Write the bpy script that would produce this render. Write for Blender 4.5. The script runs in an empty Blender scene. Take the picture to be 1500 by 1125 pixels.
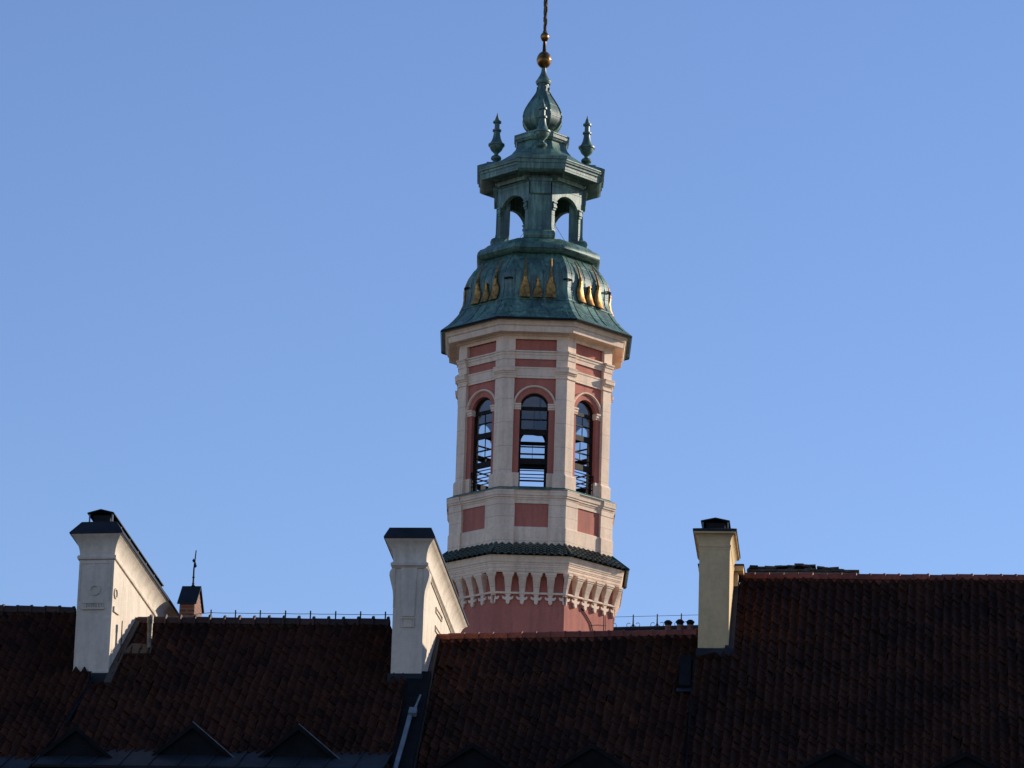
import bpy, math, random
from mathutils import Vector, Matrix
random.seed(7)
R = math.radians
sc = bpy.context.scene
col = sc.collection

# ------------------------------------------------------------------ camera
F, PITCH, ROLL = 6000.0, R(15.5), R(1.75)
CAM = Vector((0, 0, 1.7))
fwd = Vector((0, math.cos(PITCH), math.sin(PITCH)))
r0, u0 = Vector((1, 0, 0)), Vector((0, -math.sin(PITCH), math.cos(PITCH)))
rgt = r0 * math.cos(ROLL) + u0 * math.sin(ROLL)
upv = u0 * math.cos(ROLL) - r0 * math.sin(ROLL)
cd = bpy.data.cameras.new('camera')
cam = bpy.data.objects.new('camera', cd)
col.objects.link(cam)
m = Matrix((rgt, upv, -fwd)).transposed().to_4x4()
m.translation = CAM
cam.matrix_world = m
cd.sensor_width = 36.0
cd.lens = 36.0 * F / 1500.0
cd.clip_start, cd.clip_end = 0.5, 5000
sc.camera = cam

# ------------------------------------------------------------------ light
SUN_AZ, SUN_EL = 65.5, 20.5          # azimuth clockwise from +Y
w = bpy.data.worlds.new("World"); sc.world = w; w.use_nodes = True
nt = w.node_tree; nt.nodes.clear()
sky = nt.nodes.new('ShaderNodeTexSky'); sky.sky_type = 'NISHITA'; sky.sun_disc = False
sky.sun_elevation = R(SUN_EL); sky.sun_rotation = R(SUN_AZ)
sky.altitude = 100; sky.air_density = 1.0; sky.dust_density = 0.0; sky.ozone_density = 3.0
bg = nt.nodes.new('ShaderNodeBackground'); bg.inputs[1].default_value = 0.125
wo = nt.nodes.new('ShaderNodeOutputWorld')
gain = nt.nodes.new('ShaderNodeMix'); gain.data_type = 'RGBA'; gain.blend_type = 'MULTIPLY'; gain.inputs[0].default_value = 1.0
gain.inputs[7].default_value = (0.975, 0.95, 1.12, 1)      # slightly cooler white balance
nt.links.new(sky.outputs[0], gain.inputs[6]); nt.links.new(gain.outputs[2], bg.inputs[0]); nt.links.new(bg.outputs[0], wo.inputs[0])
sd = bpy.data.lights.new('sun', 'SUN'); sd.energy = 5.0; sd.angle = R(0.5); sd.color = (1.0, 0.90, 0.745)
so = bpy.data.objects.new('sun', sd); col.objects.link(so)
sdir = Vector((math.sin(R(SUN_AZ)) * math.cos(R(SUN_EL)), math.cos(R(SUN_AZ)) * math.cos(R(SUN_EL)), math.sin(R(SUN_EL))))
so.rotation_euler = sdir.to_track_quat('Z', 'Y').to_euler()
so.location = sdir * 300
sc.view_settings.view_transform = 'Standard'; sc.view_settings.look = 'None'
sc.view_settings.exposure = 0.26; sc.view_settings.gamma = 1.0

# ------------------------------------------------------------------ survey helpers: photo directions -> world
def ray(px, py): return (fwd * F + rgt * (px - 750) - upv * (py - 562.5))
def at(px, py, Y):
    d = ray(px, py); return CAM + d * (Y / d.y)
def at_z(px, py, z):
    d = ray(px, py); return CAM + d * ((z - CAM.z) / d.z)
def hit(px, py, P, n):
    d = ray(px, py); return CAM + d * ((P - CAM).dot(n) / d.dot(n))

# ------------------------------------------------------------------ mesh helpers
ROOTLOC = {}
class MB:
    def __init__(s): s.v = []; s.f = []; s.a = []
    def vert(s, p): s.v.append(Vector(p)); return len(s.v) - 1
    def face(s, pts, a=0.0): s.f.append([s.vert(p) for p in pts]); s.a.append(a)
    def loft(s, rings, closed=True, cap0=False, cap1=False, a=0.0):
        n = len(rings[0]); ids = [[s.vert(p) for p in r] for r in rings]
        for i in range(len(rings) - 1):
            for j in range(n if closed else n - 1):
                k = (j + 1) % n
                s.f.append([ids[i][j], ids[i][k], ids[i + 1][k], ids[i + 1][j]]); s.a.append(a)
        if cap0: s.f.append(ids[0][::-1]); s.a.append(a)
        if cap1: s.f.append(ids[-1]); s.a.append(a)
    def box(s, O, ex, ey, ez, a=0.0):
        """O corner, three edge vectors"""
        O, ex, ey, ez = map(Vector, (O, ex, ey, ez))
        b = [O, O + ex, O + ex + ey, O + ey]
        s.loft([b, [p + ez for p in b]], True, True, True, a)
    def tube(s, pts, rad, n=8, cap=True):
        rings = []
        for i, p in enumerate(pts):
            p = Vector(p)
            d = (Vector(pts[min(i + 1, len(pts) - 1)]) - Vector(pts[max(i - 1, 0)])).normalized()
            x = d.orthogonal().normalized() if abs(d.z) < 0.99 else Vector((1, 0, 0))
            if abs(d.z) < 0.99: x = Vector((0, 0, 1)).cross(d).normalized()
            y = d.cross(x)
            r = rad[i] if isinstance(rad, (list, tuple)) else rad
            rings.append([p + x * r * math.cos(2 * math.pi * k / n) + y * r * math.sin(2 * math.pi * k / n) for k in range(n)])
        s.loft(rings, True, cap, cap)
    def lathe(s, prof, n, off=0.0, c=(0, 0), cap0=False, cap1=False, squash=None):
        rings = []
        for r, z in prof:
            rings.append([Vector((c[0] + r * math.sin(off + 2 * math.pi * k / n), c[1] - r * math.cos(off + 2 * math.pi * k / n), z)) for k in range(n)])
        s.loft(rings, True, cap0, cap1)
    def build(s, name, mat, parent=None, smooth=None, attr=False):
        root = parent
        while root is not None and root.parent is not None: root = root.parent
        off = ROOTLOC.get(root.name, Vector((0, 0, 0))) if root is not None else Vector((0, 0, 0))
        me = bpy.data.meshes.new(name)
        me.from_pydata([tuple(p - off) for p in s.v], [], s.f)
        me.validate()
        me.update()
        import bmesh
        bm = bmesh.new(); bm.from_mesh(me)
        if not attr: bmesh.ops.recalc_face_normals(bm, faces=bm.faces)
        bm.to_mesh(me); bm.free()
        if attr and len(me.polygons) == len(s.a):
            at_ = me.attributes.new('tilevar', 'FLOAT', 'FACE'); at_.data.foreach_set('value', s.a)
        if smooth is not None:
            me.polygons.foreach_set('use_smooth', [True] * len(me.polygons))
            me.set_sharp_from_angle(angle=R(smooth))
        me.materials.append(mat)
        o = bpy.data.objects.new(name, me); col.objects.link(o)
        if parent is not None: o.parent = parent
        return o

def thing(name, label, cat, loc, group=None):
    o = bpy.data.objects.new(name, None); col.objects.link(o)
    o.location = loc; o.empty_display_size = 0.3
    o['label'] = label; o['category'] = cat
    if group: o['group'] = group
    ROOTLOC[o.name] = Vector(loc)
    return o
def copy_rot(o, ang, parent):
    c = o.copy(); col.objects.link(c); c.parent = parent
    c.rotation_euler = (0, 0, ang)
    for ch in list(o.children):
        d = ch.copy(); col.objects.link(d); d.parent = c
    return c

# ------------------------------------------------------------------ materials
def nodes(name):
    mt = bpy.data.materials.new(name); mt.use_nodes = True
    n = mt.node_tree.nodes; l = mt.node_tree.links
    return mt, n, l, n['Principled BSDF']
def noise(n, l, vec, scale, detail=6, rough=0.6):
    t = n.new('ShaderNodeTexNoise'); t.inputs['Scale'].default_value = scale
    t.inputs['Detail'].default_value = detail; t.inputs['Roughness'].default_value = rough
    l.new(vec, t.inputs['Vector']); return t.outputs['Fac']
def ramp(n, l, fac, stops):
    r = n.new('ShaderNodeValToRGB'); e = r.color_ramp.elements
    while len(e) < len(stops): e.new(0.5)
    for i, (p, c) in enumerate(stops):
        e[i].position = p; e[i].color = (c[0], c[1], c[2], 1)
    l.new(fac, r.inputs[0]); return r.outputs[0]
def mix(n, l, a, b, fac, mode='MIX'):
    x = n.new('ShaderNodeMix'); x.data_type = 'RGBA'; x.blend_type = mode
    for s_, v in ((x.inputs[0], fac), (x.inputs[6], a), (x.inputs[7], b)):
        if hasattr(v, 'is_linked'): l.new(v, s_)
        else: s_.default_value = v if not isinstance(v, tuple) else (v[0], v[1], v[2], 1)
    return x.outputs[2]
def coords(n, l, scale=(1, 1, 1)):
    tc = n.new('ShaderNodeNewGeometry')
    mp = n.new('ShaderNodeMapping'); mp.inputs['Scale'].default_value = scale
    l.new(tc.outputs['Position'], mp.inputs['Vector']); return mp.outputs[0]
def bump(n, l, h, p, strength=0.3, dist=0.02):
    b = n.new('ShaderNodeBump'); b.inputs['Strength'].default_value = strength; b.inputs['Distance'].default_value = dist
    l.new(h, b.inputs['Height']); l.new(b.outputs[0], p.inputs['Normal'])
def plaster(name, c, dirty, amt=0.5, rough=0.85, streak=(2.2, 2.2, 0.28), bs=0.25, joint=0.0):
    mt, n, l, p = nodes(name)
    f1 = noise(n, l, coords(n, l), 0.9, 8, 0.65)
    f2 = noise(n, l, coords(n, l, streak), 1.6, 6, 0.6)
    f3 = noise(n, l, coords(n, l), 9, 4, 0.6)
    a = ramp(n, l, f1, [(0.3, tuple(x * 0.88 for x in c)), (0.7, tuple(min(1, x * 1.06) for x in c))])
    st = ramp(n, l, f2, [(0.46, (0, 0, 0)), (0.70, (amt, amt, amt))])
    b = mix(n, l, a, dirty, st)
    sp = ramp(n, l, f3, [(0.35, (0.9, 0.9, 0.9)), (0.6, (1, 1, 1))])
    b = mix(n, l, b, sp, 1.0, 'MULTIPLY')
    # broad grey soiling
    f4 = noise(n, l, coords(n, l, (1, 1, 0.6)), 0.42, 5, 0.55)
    b = mix(n, l, b, dirty, ramp(n, l, f4, [(0.5, (0, 0, 0)), (0.75, (amt * 0.7, amt * 0.7, amt * 0.7))]))
    if joint:
        g = n.new('ShaderNodeNewGeometry'); sx = n.new('ShaderNodeSeparateXYZ'); l.new(g.outputs['Position'], sx.inputs[0])
        md = n.new('ShaderNodeMath'); md.operation = 'MODULO'; l.new(sx.outputs[2], md.inputs[0]); md.inputs[1].default_value = joint
        lt = n.new('ShaderNodeMath'); lt.operation = 'LESS_THAN'; l.new(md.outputs[0], lt.inputs[0]); lt.inputs[1].default_value = 0.022
        b = mix(n, l, b, mix(n, l, b, (0.74, 0.71, 0.69), 1.0, 'MULTIPLY'), lt.outputs[0])
    l.new(b, p.inputs['Base Color'])
    p.inputs['Roughness'].default_value = rough
    bump(n, l, noise(n, l, coords(n, l), 25, 5, 0.7), p, bs, 0.02)
    return mt
def metal(name, c1, c2, rough=0.5, metallic=0.0, scale=1.5, spec=0.5, streak=(1, 1, 1)):
    mt, n, l, p = nodes(name)
    f1 = noise(n, l, coords(n, l, streak), scale, 8, 0.65)
    l.new(ramp(n, l, f1, [(0.35, c1), (0.65, c2)]), p.inputs['Base Color'])
    p.inputs['Roughness'].default_value = rough; p.inputs['Metallic'].default_value = metallic
    p.inputs['Specular IOR Level'].default_value = spec
    bump(n, l, noise(n, l, coords(n, l), 6, 5, 0.6), p, 0.2, 0.03)
    return mt
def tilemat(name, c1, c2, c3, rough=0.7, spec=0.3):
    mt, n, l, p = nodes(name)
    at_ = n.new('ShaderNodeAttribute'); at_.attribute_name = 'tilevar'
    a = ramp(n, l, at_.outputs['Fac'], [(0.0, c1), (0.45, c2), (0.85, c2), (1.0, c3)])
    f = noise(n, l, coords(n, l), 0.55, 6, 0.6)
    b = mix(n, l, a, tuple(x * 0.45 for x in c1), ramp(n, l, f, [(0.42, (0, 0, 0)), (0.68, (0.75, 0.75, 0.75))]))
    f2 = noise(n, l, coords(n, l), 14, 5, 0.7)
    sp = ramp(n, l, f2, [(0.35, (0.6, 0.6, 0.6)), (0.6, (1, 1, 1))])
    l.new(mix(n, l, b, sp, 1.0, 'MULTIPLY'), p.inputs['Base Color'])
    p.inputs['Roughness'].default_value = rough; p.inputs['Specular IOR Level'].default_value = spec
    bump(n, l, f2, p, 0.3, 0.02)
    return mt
def brickmat(name, c1, c2, mortar, scale=1.0):
    mt, n, l, p = nodes(name)
    g = n.new('ShaderNodeNewGeometry'); sx = n.new('ShaderNodeSeparateXYZ'); l.new(g.outputs['Position'], sx.inputs[0])
    ad = n.new('ShaderNodeMath'); ad.operation = 'ADD'; l.new(sx.outputs[0], ad.inputs[0]); l.new(sx.outputs[1], ad.inputs[1])
    cx = n.new('ShaderNodeCombineXYZ'); l.new(ad.outputs[0], cx.inputs[0]); l.new(sx.outputs[2], cx.inputs[1])
    b = n.new('ShaderNodeTexBrick'); l.new(cx.outputs[0], b.inputs['Vector'])
    b.inputs['Color1'].default_value = (*c1, 1); b.inputs['Color2'].default_value = (*c2, 1); b.inputs['Mortar'].default_value = (*mortar, 1)
    b.inputs['Scale'].default_value = scale; b.inputs['Brick Width'].default_value = 0.27; b.inputs['Row Height'].default_value = 0.085
    b.inputs['Mortar Size'].default_value = 0.012
    l.new(b.outputs[0], p.inputs['Base Color']); p.inputs['Roughness'].default_value = 0.9
    bump(n, l, b.outputs['Fac'], p, -0.4, 0.02)
    return mt

CREAM = plaster('tower_cream_stone', (0.88, 0.655, 0.475), (0.42, 0.31, 0.245), 0.42, joint=0.97)
PINK = plaster('tower_pink_plaster', (0.50, 0.155, 0.105), (0.27, 0.095, 0.075), 0.7)
WHITE = plaster('chimney_white_plaster', (0.66, 0.55, 0.435), (0.31, 0.265, 0.21), 0.5, bs=0.5)
BEIGE = plaster('chimney_beige_plaster', (0.61, 0.425, 0.22), (0.34, 0.26, 0.155), 0.4)
FACADE = plaster('house_facade_plaster', (0.5, 0.42, 0.32), (0.3, 0.26, 0.2), 0.4)
COPPER = None
def coppermat():
    mt, n, l, p = nodes('copper_patina')
    f1 = noise(n, l, coords(n, l, (1, 1, 0.45)), 1.3, 9, 0.7)
    c = ramp(n, l, f1, [(0.28, (0.018, 0.038, 0.036)), (0.5, (0.058, 0.138, 0.098)), (0.72, (0.18, 0.33, 0.235))])
    f2 = noise(n, l, coords(n, l, (3, 3, 0.3)), 2.5, 6, 0.6)
    st = ramp(n, l, f2, [(0.46, (0, 0, 0)), (0.66, (0.85, 0.85, 0.85))])
    f5 = noise(n, l, coords(n, l, (4, 4, 0.22)), 2.1, 5, 0.6)
    c = mix(n, l, c, (0.26, 0.40, 0.31), ramp(n, l, f5, [(0.56, (0, 0, 0)), (0.74, (0.7, 0.7, 0.7))]))
    l.new(mix(n, l, c, (0.018, 0.032, 0.032), st), p.inputs['Base Color'])
    p.inputs['Roughness'].default_value = 0.46; p.inputs['Specular IOR Level'].default_value = 0.75
    # sheet seams: faint horizontal laps
    g = n.new('ShaderNodeNewGeometry'); wv = n.new('ShaderNodeTexWave'); wv.wave_type = 'BANDS'; wv.bands_direction = 'Z'
    wv.inputs['Scale'].default_value = 0.55; wv.inputs['Distortion'].default_value = 1.0
    l.new(g.outputs['Position'], wv.inputs['Vector'])
    r = ramp(n, l, wv.outputs['Fac'], [(0.93, (0, 0, 0)), (0.97, (1, 1, 1))])
    ad = n.new('ShaderNodeMath'); ad.operation = 'ADD'; l.new(r, ad.inputs[0]); l.new(f1, ad.inputs[1])
    bump(n, l, ad.outputs[0], p, 0.35, 0.04)
    return mt
COPPER = coppermat()
GOLD = metal('gilding', (0.16, 0.085, 0.03), (0.62, 0.31, 0.08), 0.45, 1.0, 7)
GOLDOLD = metal('old_gilding', (0.10, 0.05, 0.02), (0.36, 0.18, 0.06), 0.3, 1.0, 4)
SPIRE = metal('dark_bronze', (0.012, 0.008, 0.006), (0.16, 0.085, 0.035), 0.28, 1.0, 9)
DARKMETAL = metal('dark_sheet_metal', (0.009, 0.011, 0.016), (0.020, 0.025, 0.033), 0.6, 0.0, 2, 0.2)
BLUEMETAL = metal('blue_grey_sheet_metal', (0.009, 0.011, 0.014), (0.020, 0.024, 0.029), 0.65, 0.0, 2, 0.2)
PIPEMETAL = metal('zinc_pipe', (0.09, 0.11, 0.125), (0.15, 0.175, 0.19), 0.45, 0.0, 4)
RUSTPIPE = metal('weathered_steel_pipe', (0.05, 0.038, 0.03), (0.12, 0.1, 0.08), 0.35, 0.6, 6)
IRON = metal('black_iron', (0.008, 0.008, 0.009), (0.018, 0.017, 0.017), 0.7, 0.0, 8, 0.15)
BLACK = metal('black_dormer_sheet', (0.005, 0.005, 0.006), (0.010, 0.011, 0.012), 0.8, 0.0, 3, 0.08)
FRAME = metal('dark_window_frame', (0.010, 0.008, 0.008), (0.022, 0.017, 0.015), 0.6, 0.0, 5, 0.12)
MORTAR = plaster('verge_mortar', (0.048, 0.036, 0.026), (0.022, 0.017, 0.013), 0.6)
STONE = plaster('old_wall_stone', (0.24, 0.18, 0.115), (0.09, 0.075, 0.06), 0.7)
SLATE = metal('old_dark_coping', (0.03, 0.025, 0.022), (0.10, 0.072, 0.052), 0.8, 0.0, 7)
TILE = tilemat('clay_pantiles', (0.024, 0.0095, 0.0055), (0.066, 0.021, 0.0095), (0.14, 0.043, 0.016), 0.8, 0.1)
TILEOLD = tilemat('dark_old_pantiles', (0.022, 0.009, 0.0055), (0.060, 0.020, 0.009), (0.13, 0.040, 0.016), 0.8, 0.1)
RIDGE = tilemat('clay_ridge_tiles', (0.17, 0.042, 0.024), (0.26, 0.062, 0.034), (0.32, 0.085, 0.045), 0.6, 0.3)
RIDGEOLD = tilemat('old_ridge_tiles', (0.03, 0.014, 0.011), (0.05, 0.021, 0.015), (0.075, 0.03, 0.02), 0.6, 0.3)
GREENTILE = tilemat('green_glazed_tiles', (0.014, 0.045, 0.038), (0.028, 0.078, 0.062), (0.06, 0.13, 0.095), 0.25, 0.6)
BRICK = brickmat('red_brick', (0.22, 0.075, 0.045), (0.14, 0.05, 0.032), (0.2, 0.15, 0.11))
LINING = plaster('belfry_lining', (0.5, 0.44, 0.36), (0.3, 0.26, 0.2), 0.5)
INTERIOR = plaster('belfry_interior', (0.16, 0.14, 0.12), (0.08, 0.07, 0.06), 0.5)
def glassmat():
    mt, n, l, p = nodes('window_glass')
    out = n['Material Output']; n.remove(p)
    t = n.new('ShaderNodeBsdfTransparent'); t.inputs[0].default_value = (0.86, 0.9, 0.9, 1)
    g = n.new('ShaderNodeBsdfGlossy'); g.inputs['Roughness'].default_value = 0.03
    lw_ = n.new('ShaderNodeLayerWeight'); lw_.inputs[0].default_value = 0.5
    pw = n.new('ShaderNodeMath'); pw.operation = 'POWER'; pw.inputs[1].default_value = 4.0; l.new(lw_.outputs['Facing'], pw.inputs[0])
    ad = n.new('ShaderNodeMath'); ad.operation = 'ADD'; ad.inputs[1].default_value = 0.12; ad.use_clamp = True; l.new(pw.outputs[0], ad.inputs[0])
    mx = n.new('ShaderNodeMixShader'); l.new(ad.outputs[0], mx.inputs[0]); l.new(t.outputs[0], mx.inputs[1]); l.new(g.outputs[0], mx.inputs[2])
    l.new(mx.outputs[0], out.inputs[0]); return mt
GLASS = glassmat()

# ------------------------------------------------------------------ ground
gm = MB(); gm.face([(-1500, -1500, 0), (1500, -1500, 0), (1500, 1500, 0), (-1500, 1500, 0)])
mt, n_, l_, p_ = nodes('street_cobbles')
vo = n_.new('ShaderNodeTexVoronoi'); vo.inputs['Scale'].default_value = 7; l_.new(coords(n_, l_), vo.inputs['Vector'])
l_.new(ramp(n_, l_, vo.outputs['Distance'], [(0.2, (0.12, 0.11, 0.10)), (0.6, (0.04, 0.038, 0.036))]), p_.inputs['Base Color'])
p_.inputs['Roughness'].default_value = 0.85
g = gm.build('ground', mt); g['kind'] = 'structure'

# ================================================================== CHURCH TOWER
YT = 160.0
AX = at(781, 640, YT).x
def S(y):                                   # pixels per metre on the tower axis at photo row y
    p = at(781, y, YT); return F / (p - CAM).dot(fwd)
def M(px, y): return px / S(y)
def ZF(y, r_px, q=math.cos(R(22.5))):       # height of a front-face edge (vertex radius r_px) at photo row y
    return at(781, y, YT - r_px * q / S(y)).z
tower = thing('bell_tower', 'pink and cream octagonal church tower with green copper lantern and gilded spire ball', 'church tower', (AX, YT, 0))
TC = Vector((AX, YT, 0))
OFF = R(22.5)
def oct_part(name, rows, mat, parent=tower, cap0=True, cap1=True, smooth=None, extra=None):
    """rows: (photo row, vertex radius in photo pixels) bottom to top"""
    mb = MB(); prof = [(M(r, y), ZF(y, r)) for y, r in rows]
    mb.lathe(prof, 8, OFF, (AX, YT), cap0, cap1)
    return mb.build(name, mat, parent, smooth)
def octv(r, ang, z): return Vector((AX + r * math.sin(ang), YT - r * math.cos(ang), z))
def corner_piece(mb, k, wpx, rows, inner):
    """a strip folded round octagon corner k; rows (row, radius px); wpx width on each face; inner = wall radius px"""
    ca = OFF + k * R(45)
    rings = []
    for y, r in rows:
        z = ZF(y, r); rm = M(r, y); ri = M(inner, y); wm = M(wpx, y)
        c = octv(rm, ca, z)
        d1 = (octv(rm, ca - R(45), z) - c).normalized(); d2 = (octv(rm, ca + R(45), z) - c).normalized()
        ci = octv(ri, ca, z)
        n1 = Vector((math.sin(ca - R(22.5)), -math.cos(ca - R(22.5)), 0)); n2 = Vector((math.sin(ca + R(22.5)), -math.cos(ca + R(22.5)), 0))
        dep = (rm - ri) * math.cos(R(22.5))
        a, b = c + d1 * wm, c + d2 * wm
        rings.append([a, c, b, b - n2 * (dep + 0.03), ci - Vector((math.sin(ca), -math.cos(ca), 0)) * 0.03, a - n1 * (dep + 0.03)])
    mb.loft(rings, True, True, True)
def proto8(name, fn, mat, parent=tower, smooth=None, subs=()):
    """build a piece at position 0 and copy it round the eight sides/corners"""
    mb = MB(); fn(mb); o = mb.build(name, mat, parent, smooth)
    for nm, f2, m2, s2 in subs:
        b2 = MB(); f2(b2); b2.build(nm, m2, o, s2)
    out = [o]
    for k in range(1, 8): out.append(copy_rot(o, k * R(45), parent))
    return out

# --- shaft
zs = ZF(838, 133)
mb = MB(); mb.lathe([(M(133, 900), 0.0), (M(133, 900), zs + 0.3)], 8, OFF, (AX, YT), False, True)
mb.build('shaft', PINK, tower)
mb = MB(); mb.lathe([(M(142, 1000), 0.0), (M(142, 1000), 1.6), (M(134.5, 1000), 1.75)], 8, OFF, (AX, YT), False, True)
mb.build('plinth', CREAM, tower)
oct_part('string_band', [(871, 132), (871, 136.5), (870, 137.5), (868.5, 137.5), (867.5, 136.5), (867.5, 132)], CREAM)
oct_part('lower_cornice', [(839, 130), (839, 141.4), (836.5, 142.8), (833.5, 142.8), (832.5, 143.6), (831, 143.6), (830.5, 144.3), (827.5, 144.3), (826.5, 145.2), (825, 145.3), (824, 146.2), (820, 146.7), (817, 147.7), (815.4, 148.1), (815.2, 148.8), (813.6, 148.8), (813.4, 130)], CREAM, cap0=False)
# --- corbels with pendants: five divisions on each side
def corbel_fn(frac, corner):
    wall, out = 133.0, 148.0
    def plan(mb, halfs, rows):
        pass
    def f(mb):
        # side profile of the scroll bracket: (row, projection px beyond the wall, half width px)
        prof = [(873, 2.5, 3.9), (869, 4.2, 4.1), (864, 5.2, 4.2), (858, 7.0, 4.6), (853, 9, 5.1), (848, 11, 5.6), (845.0, 11.6, 5.9), (844.9, 12.4, 7.0), (842.5, 12.6, 7.2), (842.3, 13.5, 8.2), (839.2, 13.5, 8.4)]
        rings = []
        for y, pr, hw in prof:
            z = ZF(y, wall + pr); w_ = M(hw, y); ap = M(wall, y) * math.cos(OFF); p_ = M(pr, y)
            if corner:
                ca = OFF; c = octv((ap + p_) / math.cos(OFF), ca, z)
                d1 = (octv(2, ca - R(45), z) - octv(2, ca, z)).normalized(); d2 = (octv(2, ca + R(45), z) - octv(2, ca, z)).normalized()
                n1 = Vector((0, -1, 0)); n2 = Vector((math.sin(R(45)), -math.cos(R(45)), 0))
                a, b = c + d1 * w_, c + d2 * w_
                ci = octv((ap - 0.03) / math.cos(OFF), ca, z)
                rings.append([a, c, b, b - n2 * (p_ + 0.03), ci, a - n1 * (p_ + 0.03)])
            else:
                side = 2 * ap * math.tan(OFF); x = AX + side * frac
                rings.append([Vector((x - w_, YT - ap - p_, z)), Vector((x + w_, YT - ap - p_, z)), Vector((x + w_, YT - ap + 0.03, z)), Vector((x - w_, YT - ap + 0.03, z))])
        mb.loft(rings, True, True, True)
    def pend(mb):
        # trefoil pendant: outline extruded a little off the wall
        out2 = [(-2.0, 873), (-2.6, 875), (-4.5, 876.5), (-7.2, 874.6), (-8.2, 876.2), (-7.0, 879.0), (-4.2, 880), (-2.8, 880), (-2.9, 883), (-1.6, 885.6), (0, 886.4),
                (1.6, 885.6), (2.9, 883), (2.8, 880), (4.2, 880), (7.0, 879.0), (8.2, 876.2), (7.2, 874.6), (4.5, 876.5), (2.6, 875), (2.0, 873)]
        ap = M(133, 880) * math.cos(OFF); t = M(3.2, 880)
        if corner:
            for sgn, nang in ((-1, 0.0), (1, R(45))):
                nrm = Vector((math.sin(nang), -math.cos(nang), 0)); tx = Vector((math.cos(nang), math.sin(nang), 0))
                c = octv(ap / math.cos(OFF), OFF, 0)
                pts = [(x, y) for x, y in out2 if x * sgn >= 0]
                if sgn < 0: pts = pts
                fr = [c + tx * M(x, y) + nrm * t + Vector((0, 0, ZF(y, 133))) for x, y in pts]
                bk = [p - nrm * (t + 0.03) for p in fr]
                mb.loft([fr, bk], True, True, True)
            return
        x0 = AX + 2 * ap * math.tan(OFF) * frac
        fr = [Vector((x0 + M(x, y), YT - ap - t, ZF(y, 133))) for x, y in out2]
        bk = [p + Vector((0, t + 0.03, 0)) for p in fr]
        mb.loft([fr, bk], True, True, True)
    return f, pend
for i in range(4):
    f_, p_ = corbel_fn((i - 1.5) / 5.0, False)
    proto8('corbel', f_, CREAM, tower, None, [('pendant', p_, CREAM, None)])
f_, p_ = corbel_fn(0.5, True)
proto8('corbel', f_, CREAM, tower, None, [('pendant', p_, CREAM, None)])

# --- skirt roof of glazed tiles
def skirt():
    mb = MB()
    r0_, r1_ = 154.0, 126.0
    y0, y1 = 813.2, 796.8
    z0, z1 = ZF(y0, r0_) + 0.01, ZF(y1, r1_)
    a0, a1 = M(r0_, y0) * math.cos(OFF), M(r1_, y1) * math.cos(OFF)
    sp = M(10.2, 805); rows = 5
    for k in range(8):
        an = k * R(45); nrm = Vector((math.sin(an), -math.cos(an), 0)); tx = Vector((math.cos(an), math.sin(an), 0))
        for r_ in range(rows):
            ta, tb = r_ / rows, (r_ + 1) / rows
            NU = 130; prev = None
            ring_lo, ring_hi, ring_lip = [], [], []
            for i in range(NU + 1):
                u = -1 + 2 * i / NU
                for t, lst, lift in ((ta, ring_lo, 0.028), (tb, ring_hi, 0.008), (ta, ring_lip, 0.0)):
                    ap = a0 + (a1 - a0) * t; x = u * ap * math.tan(OFF)
                    h = 0.085 * (0.5 + 0.5 * math.cos(2 * math.pi * x / sp)) + lift
                    edge = min(1.0, (1 - abs(u)) * 14)
                    h *= 0.4 + 0.6 * edge
                    z = z0 + (z1 - z0) * t
                    lst.append(TC + nrm * (ap + h * 0.7) + tx * x + Vector((0, 0, z + h * 0.7)))
            var = random.random() * 0.9
            mb.loft([ring_lip, ring_lo, ring_hi], False, a=var)
    o = mb.build('skirt_roof', GREENTILE, tower, 60, True)
    # hip caps
    def hip(hb):
        A = octv(M(155.5, y0), OFF, z0 + 0.03); B = octv(M(125, y1), OFF, z1 + 0.06)
        hb.tube([A, B], 0.07, 6)
    proto8('hip_tile', hip, GREENTILE, tower, 50)
skirt()

# --- pedestal zone under the belfry
oct_part('pedestal_wall', [(800, 124.5), (716, 124.5)], PINK, cap0=False)
oct_part('pedestal_base', [(800, 126.5), (772.5, 126.5), (771.8, 125.5), (771.5, 122)], CREAM, cap0=False)
oct_part('pedestal_frieze', [(737.5, 122), (737.5, 126.2), (731, 126.2), (731, 122)], CREAM)
proto8('pedestal_pilaster', lambda mb: corner_piece(mb, 0, 25, [(800, 130), (773, 130), (772, 128.5), (740, 128.5), (739, 129.3), (732, 129.3)], 123), CREAM)
oct_part('sill_cornice', [(733.5, 119.5), (733.5, 126.0), (731, 127.5), (729.5, 127.5), (728.5, 129.0), (726, 129.0), (725, 130.5), (719, 131.0), (718, 132.0), (717, 132.0), (716.8, 119.5)], CREAM, cap0=False)
oct_part('sill_flashing', [(717.2, 133.5), (716.4, 133.5), (713, 118.5)], COPPER, cap0=False)
proto8('sill_block', lambda mb: corner_piece(mb, 0, 25, [(733.2, 128.5), (731, 129.7), (729.5, 129.7), (728, 131.5), (726, 131.5), (725, 132.7), (718, 133.1), (717.4, 133.1)], 123), CREAM)

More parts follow.
